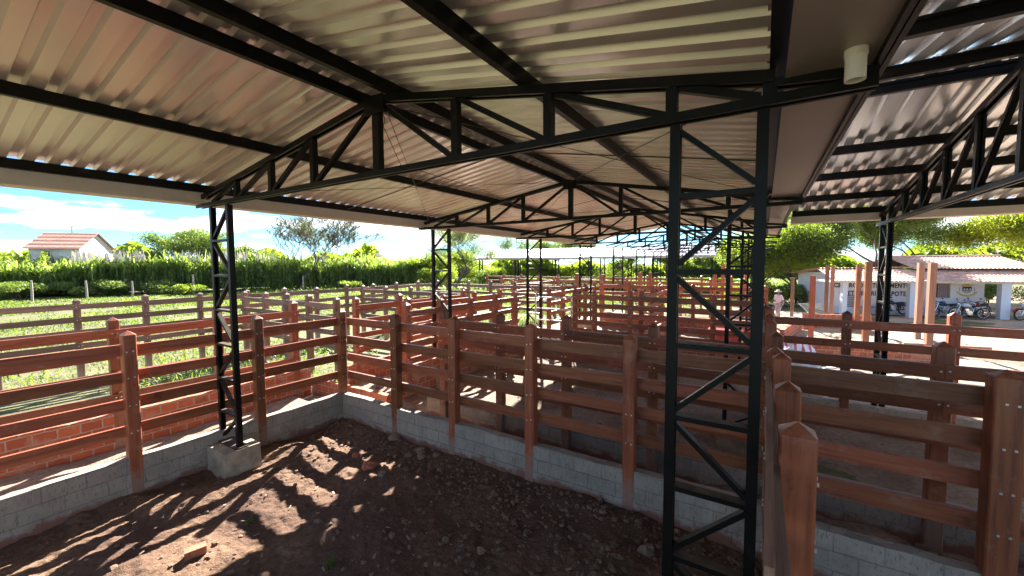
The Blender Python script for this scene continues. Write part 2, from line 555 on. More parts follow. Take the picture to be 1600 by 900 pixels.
rg = np.random.default_rng(5)
def fbm(x, y, seed=0, octs=5, base=1.0):
    """cheap value noise sum used for ground relief"""
    out_ = np.zeros_like(x); amp = 1.0; fr = base
    r_ = np.random.default_rng(seed)
    tab = r_.random((256, 256))
    for k in range(octs):
        xs = x * fr + 31.7 * k + 100; ys = y * fr + 17.3 * k + 100
        xi = np.floor(xs).astype(int); yi = np.floor(ys).astype(int)
        fx = xs - xi; fy = ys - yi
        fx = fx * fx * (3 - 2 * fx); fy = fy * fy * (3 - 2 * fy)
        g = lambda a, b: tab[a % 256, b % 256]
        v = (g(xi, yi) * (1 - fx) + g(xi + 1, yi) * fx) * (1 - fy) + (g(xi, yi + 1) * (1 - fx) + g(xi + 1, yi + 1) * fx) * fy
        out_ += (v - 0.5) * amp
        amp *= 0.5; fr *= 2.1
    return out_

def relief(name, x0, x1, y0, y1, step, amp, z, mat, seed=0, base=1.5, fade=None, fine=0.0):
    nx = int((x1 - x0) / step) + 1; ny = int((y1 - y0) / step) + 1
    X, Y = np.meshgrid(np.linspace(x0, x1, nx), np.linspace(y0, y1, ny))
    Z = z + amp * fbm(X, Y, seed, 6, base)
    if fine: Z = Z + fine * np.clip(fbm(X, Y, seed + 50, 4, 7.0) - .08, 0, 1) + fine * .35 * fbm(X, Y, seed + 60, 3, 22.0)
    if fade:
        e = np.minimum.reduce([X - x0, x1 - X, Y - y0, y1 - Y]) / fade
        Z = z - 0.05 + (Z - z + 0.05) * np.clip(e, 0, 1)
    V = np.stack([X.ravel(), Y.ravel(), Z.ravel()], 1)
    i = np.arange((ny - 1) * (nx - 1)); r_ = i // (nx - 1); c_ = i % (nx - 1)
    a = r_ * nx + c_
    F = np.stack([a, a + 1, a + nx + 1, a + nx], 1)
    return np_mesh(name, V, F, mat, smooth=True)

# ------------------------------------------------------------------ ground
g = MB()
g.add([(-1500, -600, -0.06), (1500, -600, -0.06), (1500, 2500, -0.06), (-1500, 2500, -0.06)], [(0, 1, 2, 3)])
tag(g.build('ground', M['meadow']), kind='structure')
tag(relief('pen_ground', -7.7, 0.3, -1.2, 5.4, 0.022, 0.13, 0.03, M['soil'], 3, 1.3, fine=.045), kind='structure')
tag(relief('lane_ground', -9.9, 16.0, 5.38, 26.0, 0.12, 0.22, 0.03, M['lane'], 4, 0.9, 0.8), kind='structure')
tag(relief('side_lane_ground', -9.8, -7.68, -3.0, 5.4, 0.08, 0.10, 0.06, M['lane'], 6, 1.0), kind='structure')
tag(relief('side_pen_ground', 0.28, 9.0, -2.0, 5.4, 0.08, 0.14, 0.02, M['soil'], 8, 1.2), kind='structure')
tag(relief('yard', 0.6, 44.0, 26.0, 60.0, 0.5, 0.15, -0.01, M['sand'], 9, 0.4, 2.0), kind='structure')
tag(relief('sandy_path', 1.0, 24.0, 11.6, 26.6, 0.12, 0.16, 0.075, M['sand'], 11, 0.8, 0.9), kind='structure')

# ------------------------------------------------------------------ fences
PH = 2.43
RAILS = (2.14, 1.755, 1.365, 0.975)
def fence(posts, label, side, rails=RAILS, ph=PH, pw=0.155, rh=0.16, group=None, mat='wood', rmat=None, base=-0.1, bolts=True, overshoot=0.0):
    """posts: list of (x, y) in one straight run; side: +1/-1, rails on the left/right of the run"""
    P_ = [Vector((x, y, 0)) for x, y in posts]
    o = P_[0]
    root = thing('corral_fence', o, label, 'fence', group or 'plank fences of the corral')
    d = (P_[-1] - P_[0]).normalized(); nrm = Vector((-d.y, d.x, 0)) * side
    for p in P_:
        b = MB(); q = p - o
        h = ph + rnd.uniform(-0.035, 0.035); a = pw / 2 * rnd.uniform(0.95, 1.06)
        lx, ly = rnd.uniform(-.012, .012), rnd.uniform(-.012, .012)
        c = 0.012
        ring = [(-a + c, -a), (a - c, -a), (a, -a + c), (a, a - c), (a - c, a), (-a + c, a), (-a, a - c), (-a, -a + c)]
        vs = []; gr = []
        for zz_, k, sh in ((base, 1, 0), (h - 0.055, 1, 1)):
            for x, y in ring:
                X = x * d.x * k - y * d.y * k; Y = x * d.y * k + y * d.x * k
                vs.append((q.x + X + lx * sh, q.y + Y + ly * sh, zz_)); gr.append((zz_, x, y))
        vs.append((q.x + lx, q.y + ly, h + 0.01)); gr.append((h, 0, 0))
        fs = [(i, (i + 1) % 8, 8 + (i + 1) % 8, 8 + i) for i in range(8)] + [(8 + i, 8 + (i + 1) % 8, 16) for i in range(8)]
        b.add(vs, fs, gr)
        if bolts:
            b.cur = 1
            for z in rails:
                for s_ in (-0.035, 0.035):
                    for f_ in (-1, 1):
                        cpos = q + d * s_ + nrm * f_ * (a + 0.003) + Vector((0, 0, z + rnd.uniform(-.01, .01)))
                        if f_ == 1: cpos += nrm * 0.05
                        b.beam(cpos - nrm * 0.004, cpos + nrm * 0.006, 0.018, 0.018)
        b.build('post', [M[mat], M['bolt']], root)
    for i in range(len(P_) - 1):
        for z in rails:
            b = MB()
            p0 = P_[i] - o - d * (0.0 if i else 0.07 + overshoot) + d * 0.002; p1 = P_[i + 1] - o + d * (0.07 if i == len(P_) - 2 else -0.002)
            off = nrm * (pw / 2 + 0.026)
            z0 = z + rnd.uniform(-.012, .012); z1 = z + rnd.uniform(-.012, .012)
            p0 = p0 + off + Vector((0, 0, z0)); p1 = p1 + off + Vector((0, 0, z1))
            hh = rh * rnd.uniform(0.94, 1.04)
            k = 4; prev = p0
            bow = rnd.uniform(-.008, .008)
            # board as a slightly bowed strip in four lengths, one mesh
            vs = []; gr = []
            for j in range(k + 1):
                t_ = j / k; c_ = p0.lerp(p1, t_) + nrm * (bow * math.sin(math.pi * t_))
                for (aa, bb) in ((-1, -1), (1, -1), (1, 1), (-1, 1)):
                    vs.append(c_ + nrm * (aa * 0.022) + Vector((0, 0, bb * hh / 2)))
                    gr.append((t_ * (p1 - p0).length, aa * 0.022, bb * hh / 2))
            fs = [(0, 1, 2, 3), (4 * k + 3, 4 * k + 2, 4 * k + 1, 4 * k)]
            for j in range(k):
                for e in range(4):
                    A = 4 * j + e; B_ = 4 * j + (e + 1) % 4
                    fs.append((A, A + 4, B_ + 4, B_))
            b.add(vs, fs, gr)
            b.build('rail', M[rmat or mat], root)
    return root

def low_wall(p0, p1, h, t_, mat, label, group='low walls under the fences'):
    """wall with a slightly uneven top edge"""
    p0 = Vector((*p0, 0)); p1 = Vector((*p1, 0)); d = (p1 - p0); ln = d.length; d.normalize(); n_ = Vector((-d.y, d.x, 0))
    k = max(2, int(ln / 0.2)); vs = []; hs = []
    for i in range(k + 1):
        c = d * (ln * i / k); hh = h + 0.008 * math.sin(i * .37 + ln) + rnd.uniform(-.009, .009)
        e = rnd.uniform(0, .008)
        vs += [c - n_ * t_ / 2 + Vector((0, 0, -0.15)), c + n_ * t_ / 2 + Vector((0, 0, -0.15)),
               c + n_ * (t_ / 2 - e) + Vector((0, 0, hh - 0.006)), c - n_ * (t_ / 2 - e) + Vector((0, 0, hh))]
    fs = [(0, 1, 2, 3), (4 * k + 3, 4 * k + 2, 4 * k + 1, 4 * k)]
    for j in range(k):
        for e in range(4):
            A = 4 * j + e; B_ = 4 * j + (e + 1) % 4
            fs.append((A, A + 4, B_ + 4, B_))
    b = MB(); b.add(vs, fs)
    o = b.build('low_wall', M[mat], None, p0)
    tag(o, label, 'wall', group)
    return o

XL = -7.66
fence([(XL, 0.14 - 1.72), (XL, 0.14), (XL, 1.88), (XL, 3.6), (XL, 5.29)], 'fence on the left side of the near soil pen, running past the concrete footing', 1)
fence([(x, 5.29) for x in (-5.98, -4.53, -2.98, -1.46, 0.13)], 'fence across the far side of the near soil pen, bolted planks seen from behind', 1, overshoot=1.55)
fence([(0.195, 2.74), (0.185, 3.85), (0.175, 5.0)], 'fence seen end on in the foreground right of the nearest black column', 1, pw=0.165, overshoot=1.7, rmat='rail_pale')
b = MB(); b.beam((0, 0, 0), (0.045, -1.7, -0.12), 0.045, 0.13)
tag(b.build('plank', M['rail_pale'], None, (0.095, 2.62, 2.02)), 'pale plank standing on edge along the foremost post at the lower right of centre', 'plank')
b = MB(); b.beam((0, 0, 0), (-0.02, -2.2, -0.05), 0.03, 0.11)
tag(b.build('plank', M['rail_pale'], None, (0.062, 3.7, 2.36)), 'thin bent plank on top of the end on fence, left of its posts', 'plank')
fence([(1.82, 5.18), (3.45, 5.18), (5.1, 5.18), (6.7, 5.18)], 'fence at the right edge of the photo with one thick dark post in front', 1, pw=0.2, overshoot=1.5, rh=0.175)
fence([(x, 6.42) for x in (-5.75, -4.3, -2.9, -1.42, 0.16, 1.74, 3.3, 4.9, 6.5)], 'fence standing on the second grey wall behind the near pen, planks on its front', -1)
fence([(-9.95, y) for y in (-1.1, 0.6, 2.25, 3.9, 5.55)], 'fence on the red brick wall outside the left side of the near pen', -1)
fence([(-9.75, y) for y in (7.2, 8.8, 10.4, 12.0)], 'fence continuing the brick wall line beyond the left lane', -1)
fence([(x, 7.25) for x in (-16.2, -14.75, -13.4, -12.1, -10.7)], 'fence crossing the meadow strip left of the nearer black column', -1, mat='wood_old')
fence([(-16.6, y) for y in (-3.2, -1.6, 0.0, 1.55, 3.05, 4.55, 6.0, 7.5, 8.9, 10.3, 11.8, 13.3, 14.8, 16.4, 18.0)], 'outermost fence along the meadow with grass on both sides', -1, rails=(2.19, 1.82, 1.45, 1.08), mat='wood_old')
fence([(-7.45, y) for y in (6.95, 8.2, 9.5, 10.8, 12.05)], 'fence on a brick wall beside the second black column', -1)
fence([(x, 13.35) for x in (-5.7, -4.97, -3.72, -2.5, -1.25, 0.0)], 'long fence on a brick wall crossing the shed in the middle distance', -1, rails=(2.2, 1.9, 1.6, 1.3, 1.0), rh=0.17)
fence([(-8.6, y) for y in (8.1, 9.6, 11.2, 12.8)], 'fence between two brick lanes left of the second column', 1)
fence([(x, 12.4) for x in (-16.2, -14.6, -13.0, -11.4, -10.0)], 'fence across the far meadow strip behind the first cross fence', -1, mat='wood_old')
fence([(-7.4, y) for y in (14.6, 15.9, 17.2, 18.5, 19.8)], 'fence running away past the third black column', -1, bolts=False)
fence([(x, 18.6) for x in (-16.3, -14.7, -13.1, -11.5, -9.9, -8.6)], 'fence on the far left under the pale trees', -1, bolts=False, mat='wood_old')
fence([(x, 20.6) for x in (-7.3, -5.8, -4.3, -2.8, -1.3, 0.1)], 'fence crossing under the open end of the roof', -1, bolts=False, rails=(2.2, 1.85, 1.5, 1.15))
fence([(x, 10.3) for x in (0.05, 1.44, 2.93, 4.45, 6.0, 7.6)], 'fence in front of the sandy yard with sunlit post tops, facing the clinic', -1)
fence([(0.12, 7.7), (0.12, 9.0), (0.12, 10.15)], 'short fence running away behind the right hand column', 1)
fence([(x, 27.0) for x in (-18, -16.3, -14.6, -12.9, -11.2, -9.5, -7.8, -6.1, -4.4, -2.7, -1.0)], 'dark fence below the unroofed trusses', -1, bolts=False)
fence([(-3.7, y) for y in (14.7, 16.4, 18.1, 19.8)], 'fence dividing the middle pens lengthwise under the roof', -1, bolts=False)
fence([(x, 33.5) for x in (-24, -22, -20, -18, -16, -14, -12, -10, -8, -6, -4, -2)], 'farthest fence before the white roofed shed', -1, bolts=False)
fence([(-12.4, y) for y in (19.8, 21.6, 23.4, 25.2)], 'far fence running away left of the white roofed shed', -1, bolts=False)

gt = thing('metal_gate', (-7.25, 13.2, 0), 'galvanised tubular gate closing the passage beside the third black column', 'gate')
for k in range(5):
    b = MB(); z = .45 + k * .42; b.tube([(0, 0, z), (1.45, .02, z)], [.026, .026], 8); b.build('rail', M['chrome'], gt)
for x in (0, 1.45):
    b = MB(); b.tube([(x, .01, .25), (x, .01, 2.25)], [.03, .03], 8); b.build('stile', M['chrome'], gt)
low_wall((XL, -1.8), (XL, 5.36), 0.60, 0.15, 'block', 'grey plastered block wall along the left side of the near pen')
low_wall((XL + 0.08, 5.29), (0.09, 5.29), 0.60, 0.15, 'block', 'grey plastered block wall across the far side of the near pen')
low_wall((0.17, 0.6), (0.17, 5.36), 0.55, 0.15, 'block', 'grey block wall under the end on fence by the nearest column')
low_wall((0.26, 5.18), (7.2, 5.18), 0.58, 0.16, 'block', 'grey block wall at the lower right corner of the photo')
low_wall((-6.3, 6.5), (7.4, 6.5), 0.56, 0.13, 'block', 'long grey block wall behind the near pen, under the second fence')
low_wall((-9.95, -2.2), (-9.95, 5.9), 0.68, 0.15, 'brick', 'red brick wall outside the left lane with pale mortar joints')
low_wall((-9.85, 5.98), (-7.0, 5.98), 0.45, 0.14, 'brick', 'short red brick wall closing the left lane behind the pen corner')
low_wall((-7.45, 6.7), (-7.45, 12.6), 0.85, 0.14, 'brick', 'red brick wall beside the second black column')
low_wall((-9.75, 6.9), (-9.75, 12.3), 0.55, 0.14, 'brick', 'red brick wall beyond the left lane under a fence')
low_wall((-5.75, 13.35), (0.1, 13.35), 0.95, 0.14, 'brick', 'tall red brick wall crossing under the middle of the shed')
low_wall((-8.6, 7.9), (-8.6, 13.0), 0.5, 0.14, 'brick', 'narrow red brick wall between two lanes on the left')
low_wall((-3.7, 13.45), (-3.7, 20.5), 0.8, 0.14, 'brick', 'red brick wall running away between the middle pens')
low_wall((-7.3, 20.6), (0.3, 20.6), 0.8, 0.14, 'brick', 'red brick wall under the open end of the roof')
low_wall((0.3, 10.3), (8.0, 10.3), 0.55, 0.14, 'block', 'grey block wall below the fence facing the sandy yard')
low_wall((1.2, 16.6), (4.6, 17.4), 0.75, 0.16, 'brick', 'bright red brick wall among the tall loose posts', )
low_wall((1.7, 24.6), (4.4, 25.3), 0.85, 0.16, 'brick', 'red brick wall in front of the clinic porch')
low_wall((0.7, 20.0), (1.6, 24.4), 0.6, 0.16, 'brick', 'faded red brick wall left of the tall loose posts')
low_wall((4.5, 20.5), (6.9, 21.0), 0.35, 0.16, 'brick', 'low brick kerb at the foot of the rightmost tall posts')

# tall loose posts
for x, y, h, lb in ((1.57, 31.0, 2.45, 'pale squared post farthest left, short, by the walking man'),
                    (1.68, 20.1, 2.85, 'dark squared post second from the left, above the striped cloth'),
                    (3.28, 31.0, 3.2, 'thin squared post left of a twin pair by the clinic corner'),
                    (3.50, 30.6, 3.2, 'sunlit squared post right of a twin pair by the clinic corner'),
                    (3.80, 24.8, 3.26, 'squared post just left of the thick post before the clinic lettering'),
                    (3.34, 20.0, 3.40, 'thick tall post in front of the middle of the clinic lettering'),
                    (5.62, 23.6, 3.34, 'tall sunlit post right of the white porch pillar, left of a pair'),
                    (5.24, 20.7, 3.34, 'tall post right of the white porch pillar, nearer of a pair')):
    b = MB(); b.beam((0, 0, -0.2), (0, 0, h), 0.19, 0.19, (0, 1, 0))
    tag(b.build('wooden_post', M['wood' if 'dark' in lb or 'thick' in lb else 'pale_wood'], None, (x, y, 0), rnd.uniform(-.2, .2)), lb, 'post', 'tall unfinished posts in the yard')
for i, (x, y, h, lb) in enumerate(((-7.9, 22.5, 2.75, 'tall post left of the third black column, under the far white roof'),
                    (-9.3, 22.0, 2.8, 'tall post beside another before the green bushes, left of the third column'),
                    (-6.3, 24.5, 2.85, 'tall post with a pale top between the third and fourth columns'),
                    (-5.9, 25.4, 2.8, 'slender tall post close behind the pale topped one'),
                    (-2.6, 28.2, 3.0, 'left post of the stepped group under the bare trusses'),
                    (-2.2, 28.6, 3.3, 'tallest post of the stepped group under the bare trusses'),
                    (-1.8, 27.9, 3.1, 'right post of the stepped group under the bare trusses'),
                    (-0.9, 27.9, 2.9, 'lone tall post behind the second right hand column'))):
    b = MB(); b.beam((0, 0, -0.2), (0, 0, h), 0.17, 0.17, (0, 1, 0))
    tag(b.build('wooden_post', M['wood'], None, (x, y, 0), rnd.uniform(-.2, .2)), lb, 'post', 'tall gate posts under the shed')

# ------------------------------------------------------------------ main shed (gable roof running along Y)
RX, RZ = -3.6, 5.17          # ridge of the top chord
SLL, SLR = 0.15, 0.18
def zct(x): return RZ - (SLL * (RX - x) if x < RX else SLR * (x - RX))
shed = thing('cattle_shed', (0, 0, 0), 'long open shed with black trusses and a corrugated gable roof over the pens', 'shed')

def chord_pair(b, xa, xb, z0, z1):
    for x, s_ in ((xa, 1), (xb, -1)):
        b.channel((x, 0, z0), (x, 0, z1), 0.080, 0.066, (-s_, 0, 0))

def col_parts(xa, xb, z0, rungs, mirror):
    """list of (kind, MB) for one lattice column in the plane y=0"""
    res = []
    b = MB(); chord_pair(b, xa, xb, z0, 4.30)
    b.box((min(xa, xb) - 0.09, -0.10, z0 - 0.012), (max(xa, xb) + 0.09, 0.10, z0))
    res.append(('column', b))
    lo, hi = min(xa, xb) + 0.03, max(xa, xb) - 0.03
    zs = [4.30] + list(rungs)
    for i, z in enumerate(rungs):
        q = MB(); q.channel((lo, 0, z), (hi, 0, z), 0.085, 0.035, (0, 0, 1)); res.append(('rung', q))
    for i in range(len(zs)):
        zt = zs[i] - 0.05; zb = (zs[i + 1] + 0.05) if i + 1 < len(zs) else z0 + 0.05
        if zt - zb < 0.15: continue
        a, c = ((lo, hi) if (i % 2 == 0) != mirror else (hi, lo))
        q = MB(); q.channel((a, 0, zt), (c, 0, zb), 0.06, 0.035, (0, 0, 1)); res.append(('brace', q))
    return res

ZF = 0.48
RR = [3.81 - 0.515 * i for i in range(7)]
LRg = [3.75 - 0.562 * i for i in range(6)]
colR = col_parts(-0.54, -0.03, ZF - 0.12, RR, False)
colL = col_parts(-7.65, -7.08, ZF - 0.03, LRg, True)

def truss_parts():
    res = []
    b = MB()
    b.channel((-8.14, 0, 4.345), (0.50, 0, 4.345), 0.10, 0.06, (0, 0, 1))
    b.channel((-8.10, 0, zct(-8.10) - 0.035), (RX, 0, RZ - 0.035), 0.10, 0.07, (0, 0, 1))
    b.channel((RX, 0, RZ - 0.035), (0.02, 0, zct(0.02) - 0.035), 0.10, 0.07, (0, 0, 1)); b.channel((0.02, 0, zct(0.02) - .07), (0.50, 0, 4.40), 0.10, 0.05, (0, 0, 1))
    b.box((RX - .16, -0.056, RZ - 0.20), (RX + .16, -0.051, RZ - 0.01))
    res.append(('truss', b))
    xs = [-7.65, -6.8, -5.8, -4.8, RX, -2.5, -1.52, -0.57, 0.0]
    for x in xs:
        if x == -7.65: continue
        q = MB(); wd = 0.10 if x == RX else 0.075
        q.channel((x, 0, 4.375), (x, 0, zct(x) - 0.07), 0.07, wd, (1, 0, 0)); res.append(('strut', q))
    for i in range(len(xs) - 1):
        a, c = xs[i], xs[i + 1]
        q = MB()
        if c <= RX + .01: p, r_ = (a + .05, 4.38), (c - .05, zct(c) - 0.08)
        else: p, r_ = (a + .05, zct(a) - 0.08), (c - .05, 4.38)
        q.channel((p[0], 0, p[1]), (r_[0], 0, r_[1]), 0.055, 0.05, (0, 0, 1)); res.append(('diagonal', q))
    return res
tr = truss_parts()
FR = [3.0 + 5.15 * k for k in range(0, 9)]
def place(parts, y, detail, cache):
    """near frames keep every member as a sub-part, far ones carry them in the part's own mesh"""
    key = (id(parts), detail)
    if key not in cache:
        if detail:
            cache[key] = [(k, None, b) for k, b in parts]
        else:
            q = MB()
            for k, b in parts:
                q.add(b.v, b.f)
            cache[key] = [(parts[0][0], None, q)]
        lst = []
        head = None
        for k, _, b in cache[key]:
            o = b.build(k, M['steel'], head if head is not None else shed, (0, y, 0) if head is None else None)
            if head is None: head = o
            lst.append(o)
        cache[key] = lst
        return
    head = None
    for o in cache[key]:
        c = o.copy(); col.objects.link(c)
        if head is None:
            c.parent = shed; c.location = (0, y, 0); head = c
        else:
            c.parent = head
cache = {}
for i, y in enumerate(FR):
    det = i <= 3
    place(colR, y, det, cache)
    place(colL, y, det, cache)
    place(tr, y, det, cache)
    for xc, hh in ((-7.36, ZF - 0.05), (-0.28, 0.34)):
        q = MB()
        a, bb = (-0.40, -0.27) if xc < -5 else (-0.36, -0.22)
        e = 0.012
        vs = [(a, bb, -.2), (-a, bb, -.2), (-a, -bb, -.2), (a, -bb, -.2), (a + e, bb + e, hh), (-a - e, bb + e, hh), (-a - e, -bb - e, hh), (a + e, -bb - e, hh)]
        q.add(vs, [(0, 3, 2, 1), (4, 5, 6, 7), (0, 1, 5, 4), (1, 2, 6, 5), (2, 3, 7, 6), (3, 0, 4, 7)])
        q.build('column_footing', M['concrete'], shed, (xc, y, 0))

Y0, Y1 = -1.6, 21.4
PZ = 0.12
def purlin(x, z, y0=Y0, y1=Y1 - .1, w_=0.06, parent=shed, h_=PZ):
    b = MB()
    b.channel((x, y0, z + h_ / 2), (x, y1, z + h_ / 2), h_, w_, (1, 0, 0))
    # closed thin core so the section reads solid from the open side
    b.box((x - 0.004, y0, z + 0.004), (x + w_ / 2 - 0.01, y1, z + h_ - 0.004))
    return b.build('purlin', M['steel'], parent)
for x in (-7.80, -5.70, RX - 0.24, RX + 0.24, -1.75, 0.04):
    purlin(x, zct(x) + 0.002, w_=0.06 if x < -1 else 0.09)

def corrugated(name, parent, along, a0, a1, s0, z0, s1, z1, mat, pitch=0.22, hr=0.045, seg=10, lap=5):
    """ribs run from s0 to s1; a0..a1 is the direction across the ribs ('y' or 'x')"""
    n = int((a1 - a0) / pitch)
    V = []; F = []; prof = []
    k = 0
    for i in range(n):
        a = a0 + i * pitch
        dz = 0.004 * ((i // lap) % 2) + rnd.uniform(-.0007, .0007)
        tl = 0.0015 * math.sin(i * 1.3)
        for (da, h_) in ((0.0, 0.0), (0.110 * pitch / .22, 0.0), (0.130 * pitch / .22, hr), (0.200 * pitch / .22, hr)):
            prof.append((a + da, h_ + dz + tl * (da - .06) * 4))
    prof.append((a0 + n * pitch, 0.0))
    m_ = len(prof)
    for j in range(seg + 1):
        t_ = j / seg
        s_ = s0 + (s1 - s0) * t_; z = z0 + (z1 - z0) * t_
        for (a, h_) in prof:
            wv = 0.0008 * math.sin(j * 2.1 + a * 0.9)
            V.append((s_, a, z + h_ + wv) if along == 'y' else (a, s_, z + h_ + wv))
    V = np.array(V)
    i = np.arange(seg * (m_ - 1)); r_ = i // (m_ - 1); c_ = i % (m_ - 1); a = r_ * m_ + c_
    F = np.stack([a, a + 1, a + m_ + 1, a + m_], 1)
    return np_mesh(name, V, F, mat, parent)
EAVE = -7.87
corrugated('roof_sheet', shed, 'y', Y0, Y1, EAVE, zct(EAVE) + PZ + .004, RX - 0.05, zct(RX - .05) + PZ + .004, M['sheet'])
corrugated('roof_sheet', shed, 'y', Y0, Y1, 0.05, zct(0.05) + PZ + .004, RX + 0.05, zct(RX + .05) + PZ + .004, M['sheet'])
corrugated('roof_sheet', shed, 'y', 8.3, Y1, 0.46, zct(0.46) + PZ + .004, 0.06, zct(0.06) + PZ + .010, M['sheet'], seg=2)
b = MB()
zr = RZ + PZ + 0.05
for s_ in (-1, 1):
    b.add([(RX, Y0, zr + .01), (RX, Y1, zr + .01), (RX + s_ * .3, Y1, zr - .045), (RX + s_ * .3, Y0, zr - .045)], [(0, 1, 2, 3)])
b.build('ridge_cap', M['sheet'], shed)
# eave gutter on the left
b = MB()
gz0, gz1 = 4.37, 4.58
t_ = 0.004
b.box((-7.93, Y0, gz0), (-7.925, Y1, gz1)); b.box((-8.24, Y0, gz0 - t_), (-7.925, Y1, gz0 - .0005))
b.box((-8.245, Y0, gz0 - t_), (-8.2405, Y1, gz1 - 0.03))
b.build('gutter', M['fascia'], shed)
# valley gutter on the right
b = MB()
b.box((-0.02, Y0, zct(0)+PZ+.03), (0.07, 8.12, zct(0)+PZ+.1)); b.box((0.075, Y0, 4.45), (0.47, 8.12, 4.455))
b.box((0.4705, Y0, 4.45), (0.475, 8.12, 4.60))
b.build('valley_gutter', M['gutter'], shed)
b = MB()
b.channel((0.505, Y0, 4.44), (0.505, 8.15, 4.44), 0.06, 0.05, (0, 0, 1))
b.beam((0.03, 8.17, 4.47), (0.50, 8.17, 4.47), 0.05, 0.05)
b.build('gutter_frame', M['steel'], shed)
b = MB(); b.channel((0.44, 8.2, zct(.44) + .05), (0.44, Y1 - .1, zct(.44) + .05), 0.05, 0.05, (0, 0, 1)); b.build('purlin', M['steel'], shed)
# drain stub
b = MB()
b.lathe((0.372, 2.76, 4.295), [(0.040, 0.0), (0.045, 0.0), (0.045, 0.12), (0.050, 0.12), (0.050, 0.155), (0.040, 0.155), (0.040, 0.0)], 24)
b.build('drain_pipe', M['white_pvc'], shed, smooth=False)
# sag rods and roof bracing: thin rods
b = MB()
def rod(p, q, r_=0.006): b.tube([p, q], [r_, r_], 5)
for i in range(0, 3):
    ya, yb = FR[i] + .1, FR[i + 1] - .1
    rod((-7.7, ya, zct(-7.7) - .02), (RX, yb, RZ - .06)); rod((RX, ya, RZ - .06), (-7.7, yb, zct(-7.7) - .02))
    rod((RX, ya, RZ - .06), (0, yb, zct(0) - .02)); rod((0, ya, zct(0) - .02), (RX, yb, RZ - .06))
    rod((-7.7, (ya + yb) / 2, zct(-7.7) + .01), (RX - .3, (ya + yb) / 2, zct(RX - .3) + .01), .009)
    rod((RX + .3, (ya + yb) / 2, zct(RX + .3) + .01), (0, (ya + yb) / 2, zct(0) + .01), .009)
b.build('bracing_rods', M['rust_wire'], shed)
# hanging wire with a hook at the ridge of the nearest truss
b = MB(); b.tube([(RX + .02, 3.05, 5.02), (RX + .05, 3.06, 4.93), (RX + .02, 3.06, 4.87), (RX + .02, 3.3, 4.5), (RX + .05, 4.9, 4.45), (RX - .2, 6.6, 4.35)], [.005] * 6, 5)
tag(b.build('wire', M['rust_wire']), 'thin loose wire hooked at the peak of the nearest truss', 'wire')
# bare purlins over the unroofed frames
for x in (RX - 0.24, RX + 0.24):
    purlin(x, zct(x) + .002, Y1 + .1, FR[-1])

# ------------------------------------------------------------------ side wing (gable roof running along X)
WY, WZ, WS = 5.8, 5.24, 0.165
def zw(y): return WZ - WS * abs(y - WY)
wing = thing('cattle_shed', (0, 0, 0), 'open shed wing on the right with a shiny corrugated roof sloping to the yard', 'shed')
YE = 11.2
def wpurlin(y, x0=0.50, x1=6.6):
    b = MB(); z = zw(y) + .002 + .06
    b.channel((x0, y, z), (x1, y, z), 0.12, 0.06, (0, 1, 0)); b.box((x0, y - .004, z - .056), (x1, y + .02, z + .056))
    b.build('purlin', M['steel'], wing)
for y in (11.0, 9.95, 8.75, 7.65, 6.03, 5.57, 4.0, 2.4, 0.6): wpurlin(y)
XS0, XS1 = 0.49, 6.6
corrugated('roof_sheet', wing, 'x', XS0, XS1, YE - .13, zw(YE - .13) + PZ + .004, WY + .05, zw(WY + .05) + PZ + .004, M['sheet_wing'])
corrugated('roof_sheet', wing, 'x', XS0, XS1, 0.4, zw(0.4) + PZ + .004, WY - .05, zw(WY - .05) + PZ + .004, M['sheet_wing'])
b = MB(); zf = zw(YE)
b.box((XS0, YE - .10, zf - .10), (XS1, YE - .095, zf + .09)); b.box((XS0, YE - .094, zf - .105), (XS1, YE + .20, zf - .10)); b.box((XS0, YE + .201, zf - .105), (XS1, YE + .206, zf + .07))
b.build('gutter', M['fascia'], wing)
def wing_frame(x):
    q = MB(); q.channel((x, 11.35, 4.15), (x, 0.3, 4.15), 0.10, 0.06, (0, 0, 1))
    q.channel((x, 11.3, zw(11.3) - .035), (x, WY, WZ - .035), 0.10, .07, (0, 0, 1)); q.channel((x, WY, WZ - .035), (x, .3, zw(.3) - .035), 0.10, .07, (0, 0, 1))
    h = q.build('truss', M['steel'], wing)
    ys = [11.0, 10.4, 9.5, 8.6, 7.7, 6.75, WY, 4.85, 3.9, 2.95, 2.0, 1.1, 0.55]
    for y in ys:
        s_ = MB(); s_.channel((x, y, 4.18), (x, y, zw(y) - .07), .07, .075, (0, 1, 0)); s_.build('strut', M['steel'], h)
    for a, c in zip(ys[1:], ys[2:]):
        s_ = MB()
        if c >= WY: s_.channel((x, a - .04, 4.18), (x, c + .04, zw(c) - .08), .055, .05, (0, 0, 1))
        else: s_.channel((x, a - .04, zw(a) - .08), (x, c + .04, 4.18), .055, .05, (0, 0, 1))
        s_.build('diagonal', M['steel'], h)
    for ya, yb in ((11.02, 10.42), (0.5, 1.1)):
        q = MB()
        for y in (ya, yb): q.channel((x, y, .3), (x, y, 4.12), .085, .075, (0, -1 if y == max(ya, yb) else 1, 0))
        h2 = q.build('column', M['steel'], wing)
        lo, hi = min(ya, yb) + .03, max(ya, yb) - .03
        zs = [4.12] + [3.66 - .55 * i for i in range(6)]
        for z in zs[1:]:
            s_ = MB(); s_.channel((x, lo, z), (x, hi, z), .07, .035, (0, 0, 1)); s_.build('rung', M['steel'], h2)
        for i in range(len(zs) - 1):
            a, c = (lo, hi) if i % 2 else (hi, lo)
            s_ = MB(); s_.channel((x, a, zs[i] - .04), (x, c, zs[i + 1] + .04), .05, .035, (0, 0, 1)); s_.build('brace', M['steel'], h2)
for x in (2.03, 6.4): wing_frame(x)

